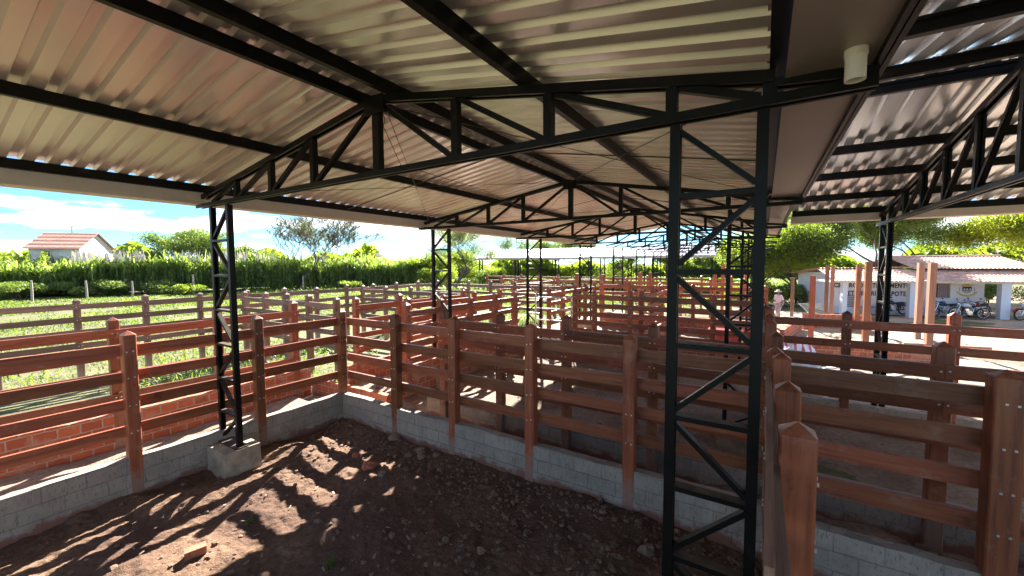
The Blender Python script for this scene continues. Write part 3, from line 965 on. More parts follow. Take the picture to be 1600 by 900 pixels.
# ------------------------------------------------------------------ far white roofed shed
far = thing('cattle_shed', (-20, 52, 0), 'distant shed with a bright white metal roof beyond the bare trusses', 'shed')
corrugated('roof_sheet', far, 'x', -17.5, 15.8, -3.2, 4.25, 3.6, 5.65, M['sheet'], pitch=0.5, hr=0.07, seg=3)
corrugated('roof_sheet', far, 'x', -17.5, 15.8, 10.4, 4.25, 3.6, 5.65, M['sheet'], pitch=0.5, hr=0.07, seg=3)
b = MB(); b.box((-17.5, -3.32, 4.02), (15.8, -3.21, 4.30)); b.build('gutter', M['fascia'], far)
for x in np.arange(-16.6, 15.6, 6.4):
    for yy in (-2.6, 9.6):
        b = MB()
        for q in (-.28, .28): b.beam((x + q, yy, -.1), (x + q, yy, 4.15), .12, .12, (0, 1, 0))
        for k in range(7):
            s_ = -1 if k % 2 else 1
            b.beam((x - .25 * s_, yy, .1 + k * .58), (x + .25 * s_, yy, .68 + k * .58), .06, .06)
        b.build('column', M['steel'], far)
    b = MB(); b.beam((x, -2.8, 4.12), (x, 10, 4.12), .1, .1); b.beam((x, -2.8, 4.2), (x, 3.6, 5.5), .1, .1); b.beam((x, 10, 4.2), (x, 3.6, 5.5), .1, .1)
    b.build('truss', M['steel'], far)

#@@SECTION2
# ------------------------------------------------------------------ clinic
CA = R(15.0)
clinic = thing('veterinary_clinic', (4.0, 33.2, 0), 'low whitewashed clinic with clay tile roofs, porch pillars and dark painted lettering', 'building', rz=CA)
def part(b, name, mt, parent=clinic, **k): return b.build(name, mt, parent, **k)
WF = 1.5       # wall plane behind the pillars
b = MB()
# front wall in pieces round the window and the slatted shutter
b.box((0.35, WF, -.2), (5.70, WF + .15, 2.30)); b.box((5.70, WF, -.2), (6.66, WF + .15, 1.11)); b.box((5.70, WF, 2.02), (6.66, WF + .15, 2.30)); b.box((6.66, WF, -.2), (8.35, WF + .15, 2.30))
b.box((0.35, WF + .152, -.2), (0.50, WF + 6.0, 2.7)); b.box((8.20, WF + .152, -.2), (8.35, WF + 6.0, 2.7)); b.box((0.5, WF + 5.85, -.2), (8.19, WF + 6.0, 2.3))
part(b, 'wall', M['whitewash'])
b = MB(); b.box((0.34, WF - .02, -.2), (8.36, WF - .002, 0.42)); part(b, 'plinth_band', M['bluewhite'])
b = MB(); b.box((5.70, WF + .10, 1.11), (6.66, WF + .13, 2.02)); win = part(b, 'window', M['dark'])
b = MB()
for i in range(11): b.box((6.08 + i * .052, WF + .055 + (i % 2) * .018, 1.13), (6.125 + i * .052, WF + .07 + (i % 2) * .018, 2.0))
b.build('curtain', M['curtain'], win)
b = MB(); b.box((5.66, WF - .03, 1.07), (6.70, WF + .02, 1.11)); b.box((5.66, WF - .02, 1.112), (5.70, WF + .02, 2.02)); b.box((6.66, WF - .02, 1.112), (6.70, WF + .02, 2.02)); b.box((5.66, WF - .02, 2.022), (6.70, WF + .02, 2.06)); b.build('window_frame', M['oldwhite'], win)
b = MB()
for i in range(7): b.beam((1.05, WF - .03, .42 + i * .12), (1.72, WF - .03, .42 + i * .12), .05, .07, (0, .5, 1))
b.box((1.0, WF - .05, .34), (1.05, WF - .003, 1.22)); b.box((1.72, WF - .05, .34), (1.77, WF - .003, 1.22))
part(b, 'shutter', M['curtain'])
for i, (a, wd) in enumerate(((0.30, .26), (3.78, .42), (8.08, .44), (9.2, .30), (12.6, .40))):
    dy = 0.0 if i != 3 else 1.6
    b = MB(); b.box((a, -.15 + dy, -.2), (a + wd, .2 + dy, 2.02)); b.box((a - .03, -.18 + dy, 2.022), (a + wd + .03, .23 + dy, 2.10)); part(b, 'pillar', M['bluewhite'])
b = MB(); b.box((-.35, -.3, 2.104), (13.2, -.2, 2.24)); b.box((-.35, -.19, 2.104), (-.25, 3.0, 2.24)); part(b, 'porch_beam', M['oldwhite'])
def tiled(x0, x1, y0, z0, y1, z1, name, mt, parent, pitch=0.2, hr=0.055, thick=0.03):
    n = int((x1 - x0) / pitch * 5); seg = max(2, int(math.hypot(y1 - y0, z1 - z0) / .36))
    xs = np.linspace(x0, x1, n + 1); V = []
    for j in range(seg):
        for e in (0, 1):
            t_ = (j + e) / seg
            y = y0 + (y1 - y0) * t_; z = z0 + (z1 - z0) * t_ + (.035 if e == 0 else 0.0)
            for x in xs: V.append((x, y + rnd.uniform(-.004, .004), z + hr * abs(math.cos(math.pi * (x - x0) / pitch))))
    m_ = n + 1; rows = seg * 2; i = np.arange((rows - 1) * n); a = (i // n) * m_ + i % n
    F = np.stack([a, a + 1, a + m_ + 1, a + m_], 1)
    o = np_mesh(name, np.array(V), F, mt, parent)
    return o
tiled(-.45, 13.4, -.75, 2.18, WF + .3, 2.88, 'porch_roof', M['tile'], clinic)
tiled(4.6, 10.9, WF - .3, 2.92, WF + 2.9, 3.72, 'main_roof', M['tile'], clinic)
tiled(4.6, 10.9, WF + 6.1, 2.92, WF + 2.9, 3.72, 'main_roof', M['tile'], clinic)
tiled(-.3, 4.55, WF + 6.1, 2.5, WF + .35, 2.98, 'rear_roof', M['tile'], clinic)
b = MB(); b.add([(10.75, WF - .1, 2.6), (10.75, WF + 5.9, 2.6), (10.75, WF + 5.9, 2.9), (10.75, WF + 2.9, 3.66), (10.75, WF - .1, 2.9)], [(0, 1, 2, 3, 4)]); b.box((8.35, WF + .3, 2.3), (10.7, WF + 5.8, 2.6)); b.box((4.6, WF + .4, 2.32), (8.34, WF + 5.8, 2.9)); part(b, 'gable_wall', M['oldwhite'])
b = MB(); b.tube([(4.6, WF + 2.9, 3.78), (10.9, WF + 2.9, 3.78)], [.09, .09], 8); part(b, 'ridge_tiles', M['tile'])
def lettering(txt, x0, x1, z0, h, parent, mt, y):
    cu = bpy.data.curves.new('lettering', 'FONT'); cu.body = txt; cu.size = 1.0; cu.offset = 0.035; cu.space_character = 1.12; cu.extrude = 0.004
    tmp = bpy.data.objects.new('tmp_text', cu); col.objects.link(tmp)
    bpy.context.view_layer.update()
    me = bpy.data.meshes.new_from_object(tmp.evaluated_get(bpy.context.evaluated_depsgraph_get()))
    bpy.data.objects.remove(tmp)
    xs = [v.co.x for v in me.vertices]; ys = [v.co.y for v in me.vertices]
    ax, bx, ay, by = min(xs), max(xs), min(ys), max(ys)
    for v in me.vertices:
        x = x0 + (v.co.x - ax) / (bx - ax) * (x1 - x0); z = z0 + (v.co.y - ay) / (by - ay) * h
        v.co = (x, y + v.co.z, z)
    me.materials.clear(); me.materials.append(mt)
    return link('lettering', me, parent)
bpy.context.view_layer.update()
lettering('CENTRO DE ATENDIMENTO', 0.48, 4.66, 1.70, .31, clinic, M['ink'], WF - .008)
lettering('VETERINÁRIO CAPOTE', 1.06, 4.43, 1.16, .40, clinic, M['ink'], WF - .008)
# painted crest: ribbon, shield frame and field
ex, ez = 7.50, 1.58
def disc(b, pts, y): b.add([(x, y, z) for x, z in pts] + [(x, y - .006, z) for x, z in pts], [tuple(range(len(pts)))[::-1], tuple(len(pts) + i for i in range(len(pts)))] + [(i, (i + 1) % len(pts), len(pts) + (i + 1) % len(pts), len(pts) + i) for i in range(len(pts))])
b = MB()
arc = [(ex + .58 * math.sin(a) * 1.0, ez + .12 - .50 * math.cos(a)) for a in np.linspace(-1.15, 1.15, 15)]
arc2 = [(ex + .50 * math.sin(a), ez + .12 - .38 * math.cos(a)) for a in np.linspace(1.15, -1.15, 15)]
disc(b, arc + arc2, WF - .004)
disc(b, [(ex - .26, ez + .27), (ex - .30, ez + .36), (ex - .12, ez + .40), (ex, ez + .52), (ex + .12, ez + .40), (ex + .30, ez + .36), (ex + .26, ez + .27)], WF - .004)
crest = part(b, 'painted_crest', M['gold'])
b = MB(); disc(b, [(ex - .23, ez + .25), (ex - .23, ez), (ex - .14, ez - .12), (ex, ez - .17), (ex + .14, ez - .12), (ex + .23, ez), (ex + .23, ez + .25)][::-1], WF - .004); b.build('shield', M['ink'], crest)
b = MB()
for k in range(3):
    cx = ex - .14 + k * .14; disc(b, [(cx - .05, ez + .0), (cx - .03, ez + .12), (cx + .03, ez + .16), (cx + .06, ez + .08), (cx + .04, ez)][::-1], WF - .012)
disc(b, [(ex - .17, ez - .04), (ex - .15, ez - .09), (ex, ez - .14), (ex + .15, ez - .09), (ex + .17, ez - .04)], WF - .012)
b.build('shield_figure', M['oldwhite'], crest)
b = MB()
for s_ in (-1, 1):
    for k in range(4): disc(b, [(ex + s_ * .34, ez + .18 - k * .08), (ex + s_ * .39, ez + .20 - k * .08), (ex + s_ * .40, ez + .14 - k * .08), (ex + s_ * .35, ez + .12 - k * .08)], WF - .004)
b.build('laurel', M['greycloth'], crest)
b = MB(); b.beam((2.0, WF - .25, .45), (3.2, WF - .25, .45), .3, .05); 
for x in (2.1, 3.1): b.beam((x, WF - .25, -.02), (x, WF - .25, .42), .06, .06)
tag(b.build('bench', M['greycloth'], None, None), 'grey bench standing on the porch under the clinic lettering', 'bench')
bn = bpy.data.objects['bench']; bn.location = (4.0, 33.2, 0); bn.rotation_euler = (0, 0, CA)
def cl(x, y, z=0): return (4.0 + x * math.cos(CA) - y * math.sin(CA), 33.2 + x * math.sin(CA) + y * math.cos(CA), z)
# slatted pile leaning at the left corner
pl = thing('slatted_frame', cl(-1.0, -0.4), 'slatted metal frame lying tilted on rubble beside the clinic corner', 'frame', rz=.5)
for i in range(8):
    b = MB(); b.beam((-.7, i * .13, .15 + i * .07), (.7, i * .13, .15 + i * .07), .05, .03); b.build('slat', M['chrome'], pl)
for x in (-.7, .7):
    b = MB(); b.beam((x, 0, .1), (x, .95, .62), .06, .05); b.build('side_rail', M['chrome'], pl)

# ------------------------------------------------------------------ motorcycles
def motorcycle(paint, label, loc, rz):
    root = thing('motorcycle', loc, label, 'motorcycle', 'motorcycles parked by the clinic porch', rz)
    for x in (-.63, .66):
        b = MB()
        n = 26
        prof = [(.30 + .045 * math.cos(a), .045 * math.sin(a)) for a in np.linspace(0, 2 * math.pi, 9)]
        b.lathe((x, 0, .33), [(p, q) for p, q in prof], n, 'y'); wh = b.build('wheel', M['rubber'], root, smooth=True)
        b = MB(); b.lathe((x, 0, .33), [(.262, -.02), (.262, .02), (.245, .02), (.245, -.02), (.262, -.02)], n, 'y')
        b.lathe((x, 0, .33), [(0.0, -.06), (.05, -.06), (.05, .06), (0, .06)], 10, 'y')
        for k in range(10):
            a = 2 * math.pi * k / 10; b.tube([(x + .04 * math.cos(a), .02, .33 + .04 * math.sin(a)), (x + .25 * math.cos(a + .2), 0, .33 + .25 * math.sin(a + .2))], [.005, .005], 4)
        b.build('rim', M['chrome'], wh)
        b = MB(); b.add(*fender(x, .395, .06, (.3, 2.5) if x > 0 else (.4, 2.9))); b.build('fender', paint, root)
    b = MB()
    for s_ in (-.09, .09): b.tube([(.66, s_, .33), (.47, s_, .88)], [.022, .025], 8)
    b.build('fork', M['chrome'], root)
    b = MB(); b.tube([(.36, -.36, .99), (.40, -.28, 1.0), (.45, -.08, .93), (.45, .08, .93), (.40, .28, 1.0), (.36, .36, .99)], [.016] * 6, 8)
    for s_ in (-.25, .25): b.tube([(.42, s_, 1.0), (.44, s_ * 1.15, 1.12)], [.006, .006], 5); b.beam((.44, s_ * 1.15 - .05, 1.15), (.44, s_ * 1.15 + .05, 1.15), .02, .07)
    b.build('handlebar', M['rubber'], root)
    b = MB(); b.lathe((.56, 0, .86), [(.0, -.10), (.05, -.09), (.085, -.04), (.095, .03), (.09, .04), (0, .045)], 14, 'x'); b.build('headlight', M['chrome'], root)
    b = MB(); b.tube([(.42, 0, .80), (.33, 0, .81), (.15, 0, .80), (-.02, 0, .73), (-.06, 0, .70)], [.05, .115, .135, .09, .03], 12); b.build('tank', paint, root, smooth=True)
    b = MB(); b.tube([(-.02, 0, .75), (-.15, 0, .745), (-.35, 0, .76), (-.55, 0, .80), (-.68, 0, .81)], [.06, .10, .105, .095, .03], 10)
    for i, p in enumerate(b.v): b.v[i] = (p[0], p[1] * 1.1, .76 + (p[2] - .76) * .55)
    b.build('seat', M['seatblack'], root, smooth=True)
    b = MB(); b.tube([(-.25, 0, .66), (-.5, 0, .69), (-.72, 0, .74)], [.09, .085, .03], 8); b.build('side_panel', paint, root, smooth=True)
    b = MB(); b.tube([(.42, 0, .84), (.30, 0, .40), (.0, 0, .25), (-.2, 0, .30), (-.25, 0, .62)], [.022] * 5, 6)
    for s_ in (-.08, .08): b.tube([(-.15, s_, .30), (-.63, s_, .33)], [.02, .02], 6); b.tube([(-.60, s_ * 1.2, .36), (-.45, s_ * 1.2, .70)], [.022, .03], 6)
    b.build('frame', M['rubber'], root)
    b = MB(); b.tube([(.05, -.13, .36), (.05, .13, .36)], [.13, .13], 10); b.beam((.10, 0, .40), (.17, 0, .60), .15, .15, (1, 0, 0))
    for k in range(5): b.beam((.08 + .02 * k, -.10, .44 + .035 * k), (.08 + .02 * k, .10, .44 + .035 * k), .19, .012)
    b.build('engine', M['chrome'], root)
    b = MB(); b.tube([(.18, -.09, .5), (.22, -.11, .32), (.05, -.12, .22), (-.3, -.13, .26), (-.75, -.14, .34)], [.02, .02, .022, .045, .04], 8); b.build('exhaust', M['chrome'], root)
    b = MB(); b.tube([(0, .08, .25), (-.05, .25, .0)], [.012, .012], 5); b.build('kickstand', M['rubber'], root)
    b = MB(); b.beam((-.74, -.05, .76), (-.74, .05, .76), .04, .05); b.build('tail_light', M['bike_red'], root)
    b = MB(); b.beam((-.78, 0, .50), (-.77, 0, .62), .16, .01, (1, 0, 0)); b.build('licence_plate', M['whiteboard_'], root)
    return root
def fender(cx, r_, w_, span):
    vs = []; fs = []
    n = 10
    for i in range(n + 1):
        a = span[0] + (span[1] - span[0]) * i / n
        for rr_, yy in ((r_, -w_), (r_ + .015, 0), (r_, w_), (r_ - .006, w_ * .95), (r_ + .009, 0), (r_ - .006, -w_ * .95)):
            vs.append((cx + rr_ * math.cos(a), yy, .33 + rr_ * math.sin(a)))
    for i in range(n):
        for k in range(6): fs.append((i * 6 + k, i * 6 + (k + 1) % 6, (i + 1) * 6 + (k + 1) % 6, (i + 1) * 6 + k))
    return vs, fs
motorcycle(M['bike_grey'], 'silver tanked motorcycle nearest the camera, left side of the parked group', cl(6.55, -.35), CA + math.pi)
motorcycle(M['bike_blue'], 'dark motorcycle behind the silver tanked one, under the window', cl(5.9, .45), CA + math.pi + .15)
motorcycle(M['bike_red'], 'red motorcycle facing the pillar right of the crest wall', cl(7.75, .9), CA + math.pi + .55)
motorcycle(M['bike_blue'], 'dark scooter like motorcycle half hidden left of the middle porch pillar', cl(3.5, .9), CA + math.pi + .3)
motorcycle(M['bike_red'], 'maroon motorcycle at the right edge of the photo', cl(9.45, -.25), CA + math.pi + .2)

# ------------------------------------------------------------------ utility pole
pr = thing('utility_pole', (19.2, 52.5, 0), 'concrete utility pole with cables behind the clinic at the right edge', 'utility pole')
b = MB(); b.tube([(0, 0, -.5), (0, 0, 8.5)], [.2, .13], 12); b.build('shaft', M['pole'], pr)
b = MB(); b.beam((-.9, 0, 8.0), (.9, 0, 8.0), .1, .1); b.build('crossarm', M['pole'], pr)
for s_ in (-.7, 0, .7):
    b = MB(); pts = [(s_ + k * 3.5, k * .4, 8.1 - 1.2 * math.sin(math.pi * k / 8)) for k in range(9)]; b.tube(pts, [.02] * 9, 4); b.build('cable', M['rubber'], pr)

# ------------------------------------------------------------------ house behind the cane
hs = thing('farm_house', (-75, 9.79, 0), 'white farm house with a red tiled roof and roof antenna above the cane field', 'house', rz=R(-40))
# local: x towards the camera side is +x ; long side along y
b = MB(); b.box((-6.5, 0.2, -.2), (-0.3, 5.0, 5.72)); b.add([(-6.5, 5.02, 5.7), (-.3, 5.02, 5.7), (-3.4, 5.02, 7.5)], [(0, 1, 2)]); b.add([(-6.5, .19, 5.7), (-.3, .19, 5.7), (-3.4, .19, 7.5)], [(2, 1, 0)])
b.build('wall', M['oldwhite'], hs)
def roofslab(x0, z0, x1, z1, name):
    n = 40; V = []; seg = 9
    for j in range(seg + 1):
        t_ = j / seg
        for i in range(n * 4 + 1):
            y = -.2 + 5.5 * i / (n * 4)
            V.append((x0 + (x1 - x0) * t_, y, z0 + (z1 - z0) * t_ + .04 * abs(math.sin(math.pi * i / 4)) + (.03 if j % 2 else 0)))
    m_ = n * 4 + 1; i = np.arange(seg * n * 4); a = (i // (n * 4)) * m_ + i % (n * 4)
    np_mesh(name, np.array(V), np.stack([a, a + 1, a + m_ + 1, a + m_], 1), M['tile_red'], hs)
roofslab(.25, 5.45, -3.4, 7.6, 'roof'); roofslab(-7.05, 5.45, -3.4, 7.6, 'roof')
b = MB(); b.box((-.29, 1.3, 4.4), (-.27, 2.1, 5.2)); b.build('window', M['dark'], hs)
an = MB(); an.tube([(-3.4, 2.6, 7.6), (-3.4, 2.6, 8.5)], [.05, .04], 6); an.tube([(-3.4, .9, 8.35), (-3.4, 3.0, 8.5)], [.05, .05], 6)
for k in range(6): an.tube([(-3.75, 1.0 + k * .33, 8.38), (-3.05, 1.0 + k * .33, 8.38)], [.025, .025], 4)
tag(an.build('antenna', M['rust_wire'], hs))

# ------------------------------------------------------------------ leaves
def leaf_quads(cen, size, nrm_jit=1.0, aspect=2.0, droop=0.3):
    """cen (n,3), size (n,) -> folded diamond leaves as quads"""
    n = len(cen)
    d = rg.normal(size=(n, 3)); d[:, 2] -= droop; d /= np.linalg.norm(d, axis=1)[:, None]
    q = rg.normal(size=(n, 3)); s_ = np.cross(d, q); s_ /= np.linalg.norm(s_, axis=1)[:, None]
    L_ = size[:, None]; W_ = L_ / aspect
    v0 = cen - d * L_ / 2; v2 = cen + d * L_ / 2
    v1 = cen + s_ * W_ / 2; v3 = cen - s_ * W_ / 2
    V = np.stack([v0, v1, v2, v3], 1).reshape(-1, 3)
    F = np.arange(n * 4).reshape(-1, 4)
    return V, F

def branchset(rs, h, spread, trunk_r, forks, depth, lean=0.0, low=0.3, stems=1, flat=0.4):
    """returns list of (pts, rads) and the twig points"""
    segs = []; tips = []
    def grow(p, d, ln, r_, lv):
        pts = [p]; rads = [r_]
        q = p
        for k in range(3):
            d = (d + Vector((rs.gauss(0, .16), rs.gauss(0, .16), rs.gauss(0.02, .10)))).normalized()
            q = q + d * ln / 3
            pts.append(q); rads.append(r_ * (1 - .16 * (k + 1)))
            if lv >= depth - 1: tips.append((q, lv))
        segs.append((pts, rads))
        if lv >= depth: return
        for k in range(rs.choice(forks)):
            a = rs.uniform(0, 2 * math.pi)
            nd = Vector((math.cos(a) * spread, math.sin(a) * spread, rs.uniform(-.1, .5) * (1 - flat) + .12))
            nd = (d * .75 + nd).normalized()
            st = pts[rs.choice((2, 3, 3))]
            grow(st, nd, ln * rs.uniform(.62, .84), rads[-1] * rs.uniform(.6, .8), lv + 1)
    for s_ in range(stems):
        a = rs.uniform(0, 6.28)
        d = Vector((math.cos(a) * (.35 if stems > 1 else .08) + lean, math.sin(a) * (.35 if stems > 1 else .08), 1)).normalized()
        grow(Vector((rs.uniform(-.1, .1) * stems, rs.uniform(-.1, .1) * stems, -.3)), d, h * low + .3, trunk_r, 0)
    return segs, tips

def tree(loc, h, spread, label, leaf, seed, nleaf=9000, lsize=0.22, clump=0.8, trunk_r=0.22, depth=4, forks=(2, 3), low=0.3, stems=1, aspect=2.2, flat=0.4, name='tree', group='trees round the corral', squash=0.65, twig=0.014, wide=1.0, even=False):
    rs = random.Random(seed)
    segs, tips = branchset(rs, h, spread, trunk_r, forks, depth, low=low, stems=stems, flat=flat)
    zmax = max(p.z for p, _ in tips); k = h / (zmax + clump * .4)
    root = thing(name, loc, label, 'tree', group)
    b = MB()
    for pts, rads in segs:
        b.tube([(p.x * k * wide, p.y * k * wide, p.z * k if p.z > 0 else p.z) for p in pts], [max(r_, twig) for r_ in rads], 6, cap=False)
    b.build('trunk', M['bark'], root, smooth=True)
    P0 = np.array([(p.x * k * wide, p.y * k * wide, p.z * k) for p, _ in tips])
    w_ = rg.random(len(P0)) ** 1.5 + .15; w_ = np.ones(len(P0)) if even else w_; w_ /= w_.sum()
    idx = rg.choice(len(P0), nleaf, p=w_)
    o = rg.normal(size=(nleaf, 3)); o /= np.linalg.norm(o, axis=1)[:, None]
    o *= (rg.random(nleaf) ** .5)[:, None] * clump * np.array([1, 1, squash])
    cen = P0[idx] + o
    V, F = leaf_quads(cen, lsize * (.6 + .8 * rg.random(nleaf)), aspect=aspect)
    np_mesh('crown', V, F, M[leaf], root)
    return root

def bush(loc, rx, ry, h, label, leaf, n=3500, lsize=0.2, group='bushes along the meadow', lobes=9, name='bush'):
    root = thing(name, loc, label, 'bush', group)
    b = MB()
    C_ = []
    for k in range(lobes):
        a = rnd.uniform(0, 6.28); q = rnd.random() ** .5 * .75
        c = (rx * q * math.cos(a), ry * q * math.sin(a), h * rnd.uniform(.3, .75)); C_.append(c)
        b.tube([(c[0] * .2, c[1] * .2, -.1), (c[0] * .6, c[1] * .6, c[2] * .5), c], [.04, .03, .015], 5, cap=False)
    b.build('stems', M['bark'], root)
    C_ = np.array(C_); idx = rg.integers(0, lobes, n)
    o = rg.normal(size=(n, 3)); o /= np.linalg.norm(o, axis=1)[:, None]; o *= (rg.random(n) ** .4)[:, None]
    sz = rg.uniform(.75, 1.15, lobes)[idx][:, None]
    cen = C_[idx] + o * np.array([rx * .42, ry * .42, h * .30]) * sz
    cen[:, 2] = np.maximum(cen[:, 2], .05)
    V, F = leaf_quads(cen, lsize * (.6 + .8 * rg.random(n)), aspect=1.8)
    np_mesh('foliage', V, F, M[leaf], root)
    return root

# left and centre background
tree((-57, 34.5, 0), 13.2, .5, 'nearly bare tree with thin spreading branches standing alone on the meadow edge', 'leaf_sparse', 11, 13000, .11, 1.0, .26, 6, (2, 3), .15, 6, 3.0, .0, squash=.8, twig=.03, wide=1.5, even=True)
tree((-70, 25.0, 0), 9.6, 1.2, 'broad umbrella shaped tree behind the cane, left of the bare tree', 'leaf', 12, 24000, .24, 1.3, .3, 5, (2, 3), .26, 2, 2.0, .5, wide=.78)
tree((-66, 28.0, 0), 6.8, 1.2, 'low rounded tree between the umbrella shaped tree and the bare tree', 'leaf', 13, 9000, .30, 1.2, .2, 4, (3,), .3, 2, 2.0, .5)
tree((-83, 2.0, 0), 7.4, 1.2, 'dark tree at the left edge of the photo beyond the farm house', 'leaf', 14, 8000, .35, 1.3, .25, 4, (3,), .3)
tree((-37.5, 44.0, 0), 11.0, 1.0, 'feathery tall tree seen behind the second black column', 'leaf_sparse', 15, 14000, .20, 1.1, .28, 5, (3, 3), .26, 2, 3.0, .25)
tree((-40.5, 66.0, 0), 13.5, 1.0, 'tall feathery tree rising over the white roofed shed', 'leaf_sparse', 16, 9000, .28, 1.4, .3, 5, (2, 3), .28, 2, 3.0, .3)
tree((-30, 70.0, 0), 9.5, 1.1, 'green tree behind the left end of the white roofed shed', 'leaf', 17, 9000, .34, 1.4, .25, 4, (3,), .3)
tree((-18.5, 62.0, 0), 6.2, 1.0, 'small forked tree seen between the columns of the white roofed shed', 'leaf', 18, 3500, .26, .9, .2, 4, (2, 3), .35, 3)
tree((-15, 78.0, 0), 6.5, 1.2, 'round dark green tree on the bright grass under the trusses', 'leaf', 19, 7000, .35, 1.2, .2, 4, (3,), .25)
tree((-8, 84.0, 0), 6.0, 1.2, 'round tree farther right on the bright grass', 'leaf', 20, 6000, .35, 1.2, .2, 4, (3,), .25)
tree((-47, 50.0, 0), 6.0, 1.2, 'bright low tree between the cane and the feathery tall tree', 'leaf_bright', 21, 12000, .28, 1.3, .2, 4, (3,), .22, 2)
tree((-52, 62.0, 0), 7.0, 1.2, 'bright rounded tree behind the far end of the cane', 'leaf_bright', 22, 10000, .32, 1.4, .2, 4, (3,), .22, 2)
# right background
RT = [((3.0, 47, 0), 9.0, 'leaf', 'dense green tree directly above the clinic left corner', 31, 26000),
      ((8.3, 49, 0), 10.8, 'leaf', 'tallest dark leaved tree behind the clinic roof', 32, 30000),
      ((13.3, 51, 0), 10.2, 'leaf', 'dark leaved tree right of the tallest one behind the clinic', 33, 26000),
      ((-0.6, 44, 0), 6.6, 'leaf_bright', 'yellow green tree beside the right hand columns', 34, 20000),
      ((2.6, 42.5, 0), 6.8, 'leaf_bright', 'yellow green tree above the walking man', 35, 20000),
      ((17.5, 55, 0), 8.0, 'leaf_yellow', 'vivid yellow tree behind the right end of the clinic roof', 36, 16000),
      ((22.0, 60, 0), 8.2, 'leaf_yellow', 'vivid yellow tree at the right edge beyond the utility pole', 37, 14000),
      ((19.0, 46, 0), 5.0, 'leaf', 'small tree seen through the open end of the porch', 38, 9000)]
for p, h, lf, lb, sd, n in RT:
    tree(p, h * 1.03, .85, lb, lf, sd, int(n * 2.2), .17, 1.35, .26, 5, (2, 3), .20, 2 if h < 8 else 1, 2.2, .15, squash=.95, wide=1.25)
for i, (x, y, rx, h, lf, lb, n) in enumerate((
    (-0.5, 37.5, 2.3, 2.3, 'leaf_bright', 'bright bush at the left of the walking man', 7000),
    (2.2, 38.5, 2.2, 2.0, 'leaf', 'dark green bush behind the walking man', 7000),
    (13.8, 43.0, 2.6, 2.2, 'leaf', 'green bush behind the red motorcycle', 6000),
    (-43.5, 47.0, 4.0, 3.2, 'leaf_bright', 'yellow green bush between cane and feathery tree', 7000),
    (-36, 54.0, 4.5, 3.2, 'leaf_bright', 'yellow green bush left of the white roofed shed', 7000),
    (-28.5, 58.0, 4.5, 3.4, 'leaf_bright', 'bright bush under the left end of the white roof', 7000),
    (-22.0, 66.0, 5.0, 3.6, 'leaf_bright', 'bright bush seen beneath the middle of the white roof', 7000),
    (-45.0, 58.0, 5.0, 4.0, 'leaf_bright', 'tall bright bush behind the end of the cane', 7000),
    (-33.0, 47.0, 3.5, 2.6, 'leaf', 'dark bush at the foot of the feathery tall tree', 6000),
    (-64.5, 8.0, 3.6, 1.9, 'leaf', 'dark bush farthest left in front of the cane', 7000),
    (-63.3, 13.0, 4.0, 1.9, 'leaf', 'dark spreading bush below the farm house, in front of the cane', 8000),
    (-61.5, 17.5, 3.2, 1.8, 'leaf', 'dark bush right of the farm house foot', 6000),
    (-74.0, 14.2, 2.4, 5.2, 'leaf', 'dark leafy bush covering the farm house wall corner', 5000),
    (-70.5, 10.0, 1.6, 4.8, 'leaf_bright', 'bright green bush before the farm house left wall', 3500),
    (-57.5, 20.0, 2.2, 1.2, 'leaf_bright', 'small bright bush in the meadow before the cane', 3000),
    (-50.0, 36.0, 2.5, 1.3, 'leaf_bright', 'small bright bush before the bare tree', 3000))):
    bush((x, y, 0), rx, rx * .8, h, lb, lf, n, .19 if abs(x) > 20 else .13)
# far wood beyond everything, reads as one mass
n = 90000
ang = rg.uniform(-1.72, .62, n); dist = rg.uniform(105, 170, n)
ridge = np.where((ang > -.72) & (ang < -.02), 3.6, 5.2) + 2.6 * np.sin(ang * 9) * np.sin(ang * 23 + 1) + 1.2 * np.sin(ang * 61)
z = rg.random(n) ** .6 * np.maximum(ridge, 2.5)
cen = np.stack([dist * np.sin(ang), dist * np.cos(ang), z], 1)
V, F = leaf_quads(cen, rg.uniform(1.0, 2.2, n), aspect=1.3)
tag(np_mesh('far_wood', V, F, M['leaf_bright']), 'low line of distant scrub woodland along the horizon', 'woodland', kind='stuff')

# ------------------------------------------------------------------ cane field
def blades(base, height, lean, width, nseg=3, arch=0.5, face=None):
    """arching blades as strips of quads; base (n,3), height/width (n,), lean (n,) horizontal reach"""
    n = len(base); a = rg.uniform(0, 2 * np.pi, n); dr = np.stack([np.cos(a), np.sin(a), np.zeros(n)], 1)
    sd = np.stack([-np.sin(a), np.cos(a), np.zeros(n)], 1)
    V = np.zeros((n, nseg + 1, 2, 3))
    for j in range(nseg + 1):
        t_ = j / nseg
        c = base + dr * (lean * t_ ** 1.6)[:, None] + np.array([0, 0, 1.0]) * (height * (t_ - arch * t_ ** 2.4))[:, None]
        w_ = (width * (1 - .85 * t_ ** 1.5) / 2)[:, None]
        V[:, j, 0] = c - sd * w_; V[:, j, 1] = c + sd * w_
    k = np.arange(n)[:, None] * (nseg + 1) * 2 + np.arange(nseg)[None, :] * 2
    F = np.stack([k, k + 1, k + 3, k + 2], -1).reshape(-1, 4)
    return V.reshape(-1, 3), F
edge = np.array([(-74, -6), (-69.0, 7.2), (-65.4, 13.8), (-61.5, 21.7), (-56.5, 31.2), (-51.0, 41.0), (-47.5, 47.5)])
def along(t_):
    k = t_ * (len(edge) - 1); i = np.minimum(k.astype(int), len(edge) - 2); f = (k - i)[:, None]
    return edge[i] * (1 - f) + edge[i + 1] * f
n = 10000
t_ = rg.random(n); dp = rg.random(n) ** 1.3 * 7 + 1.2 * fbm(t_ * 40, t_ * 0, 41, 3, 1.0)
p = along(t_) ; 
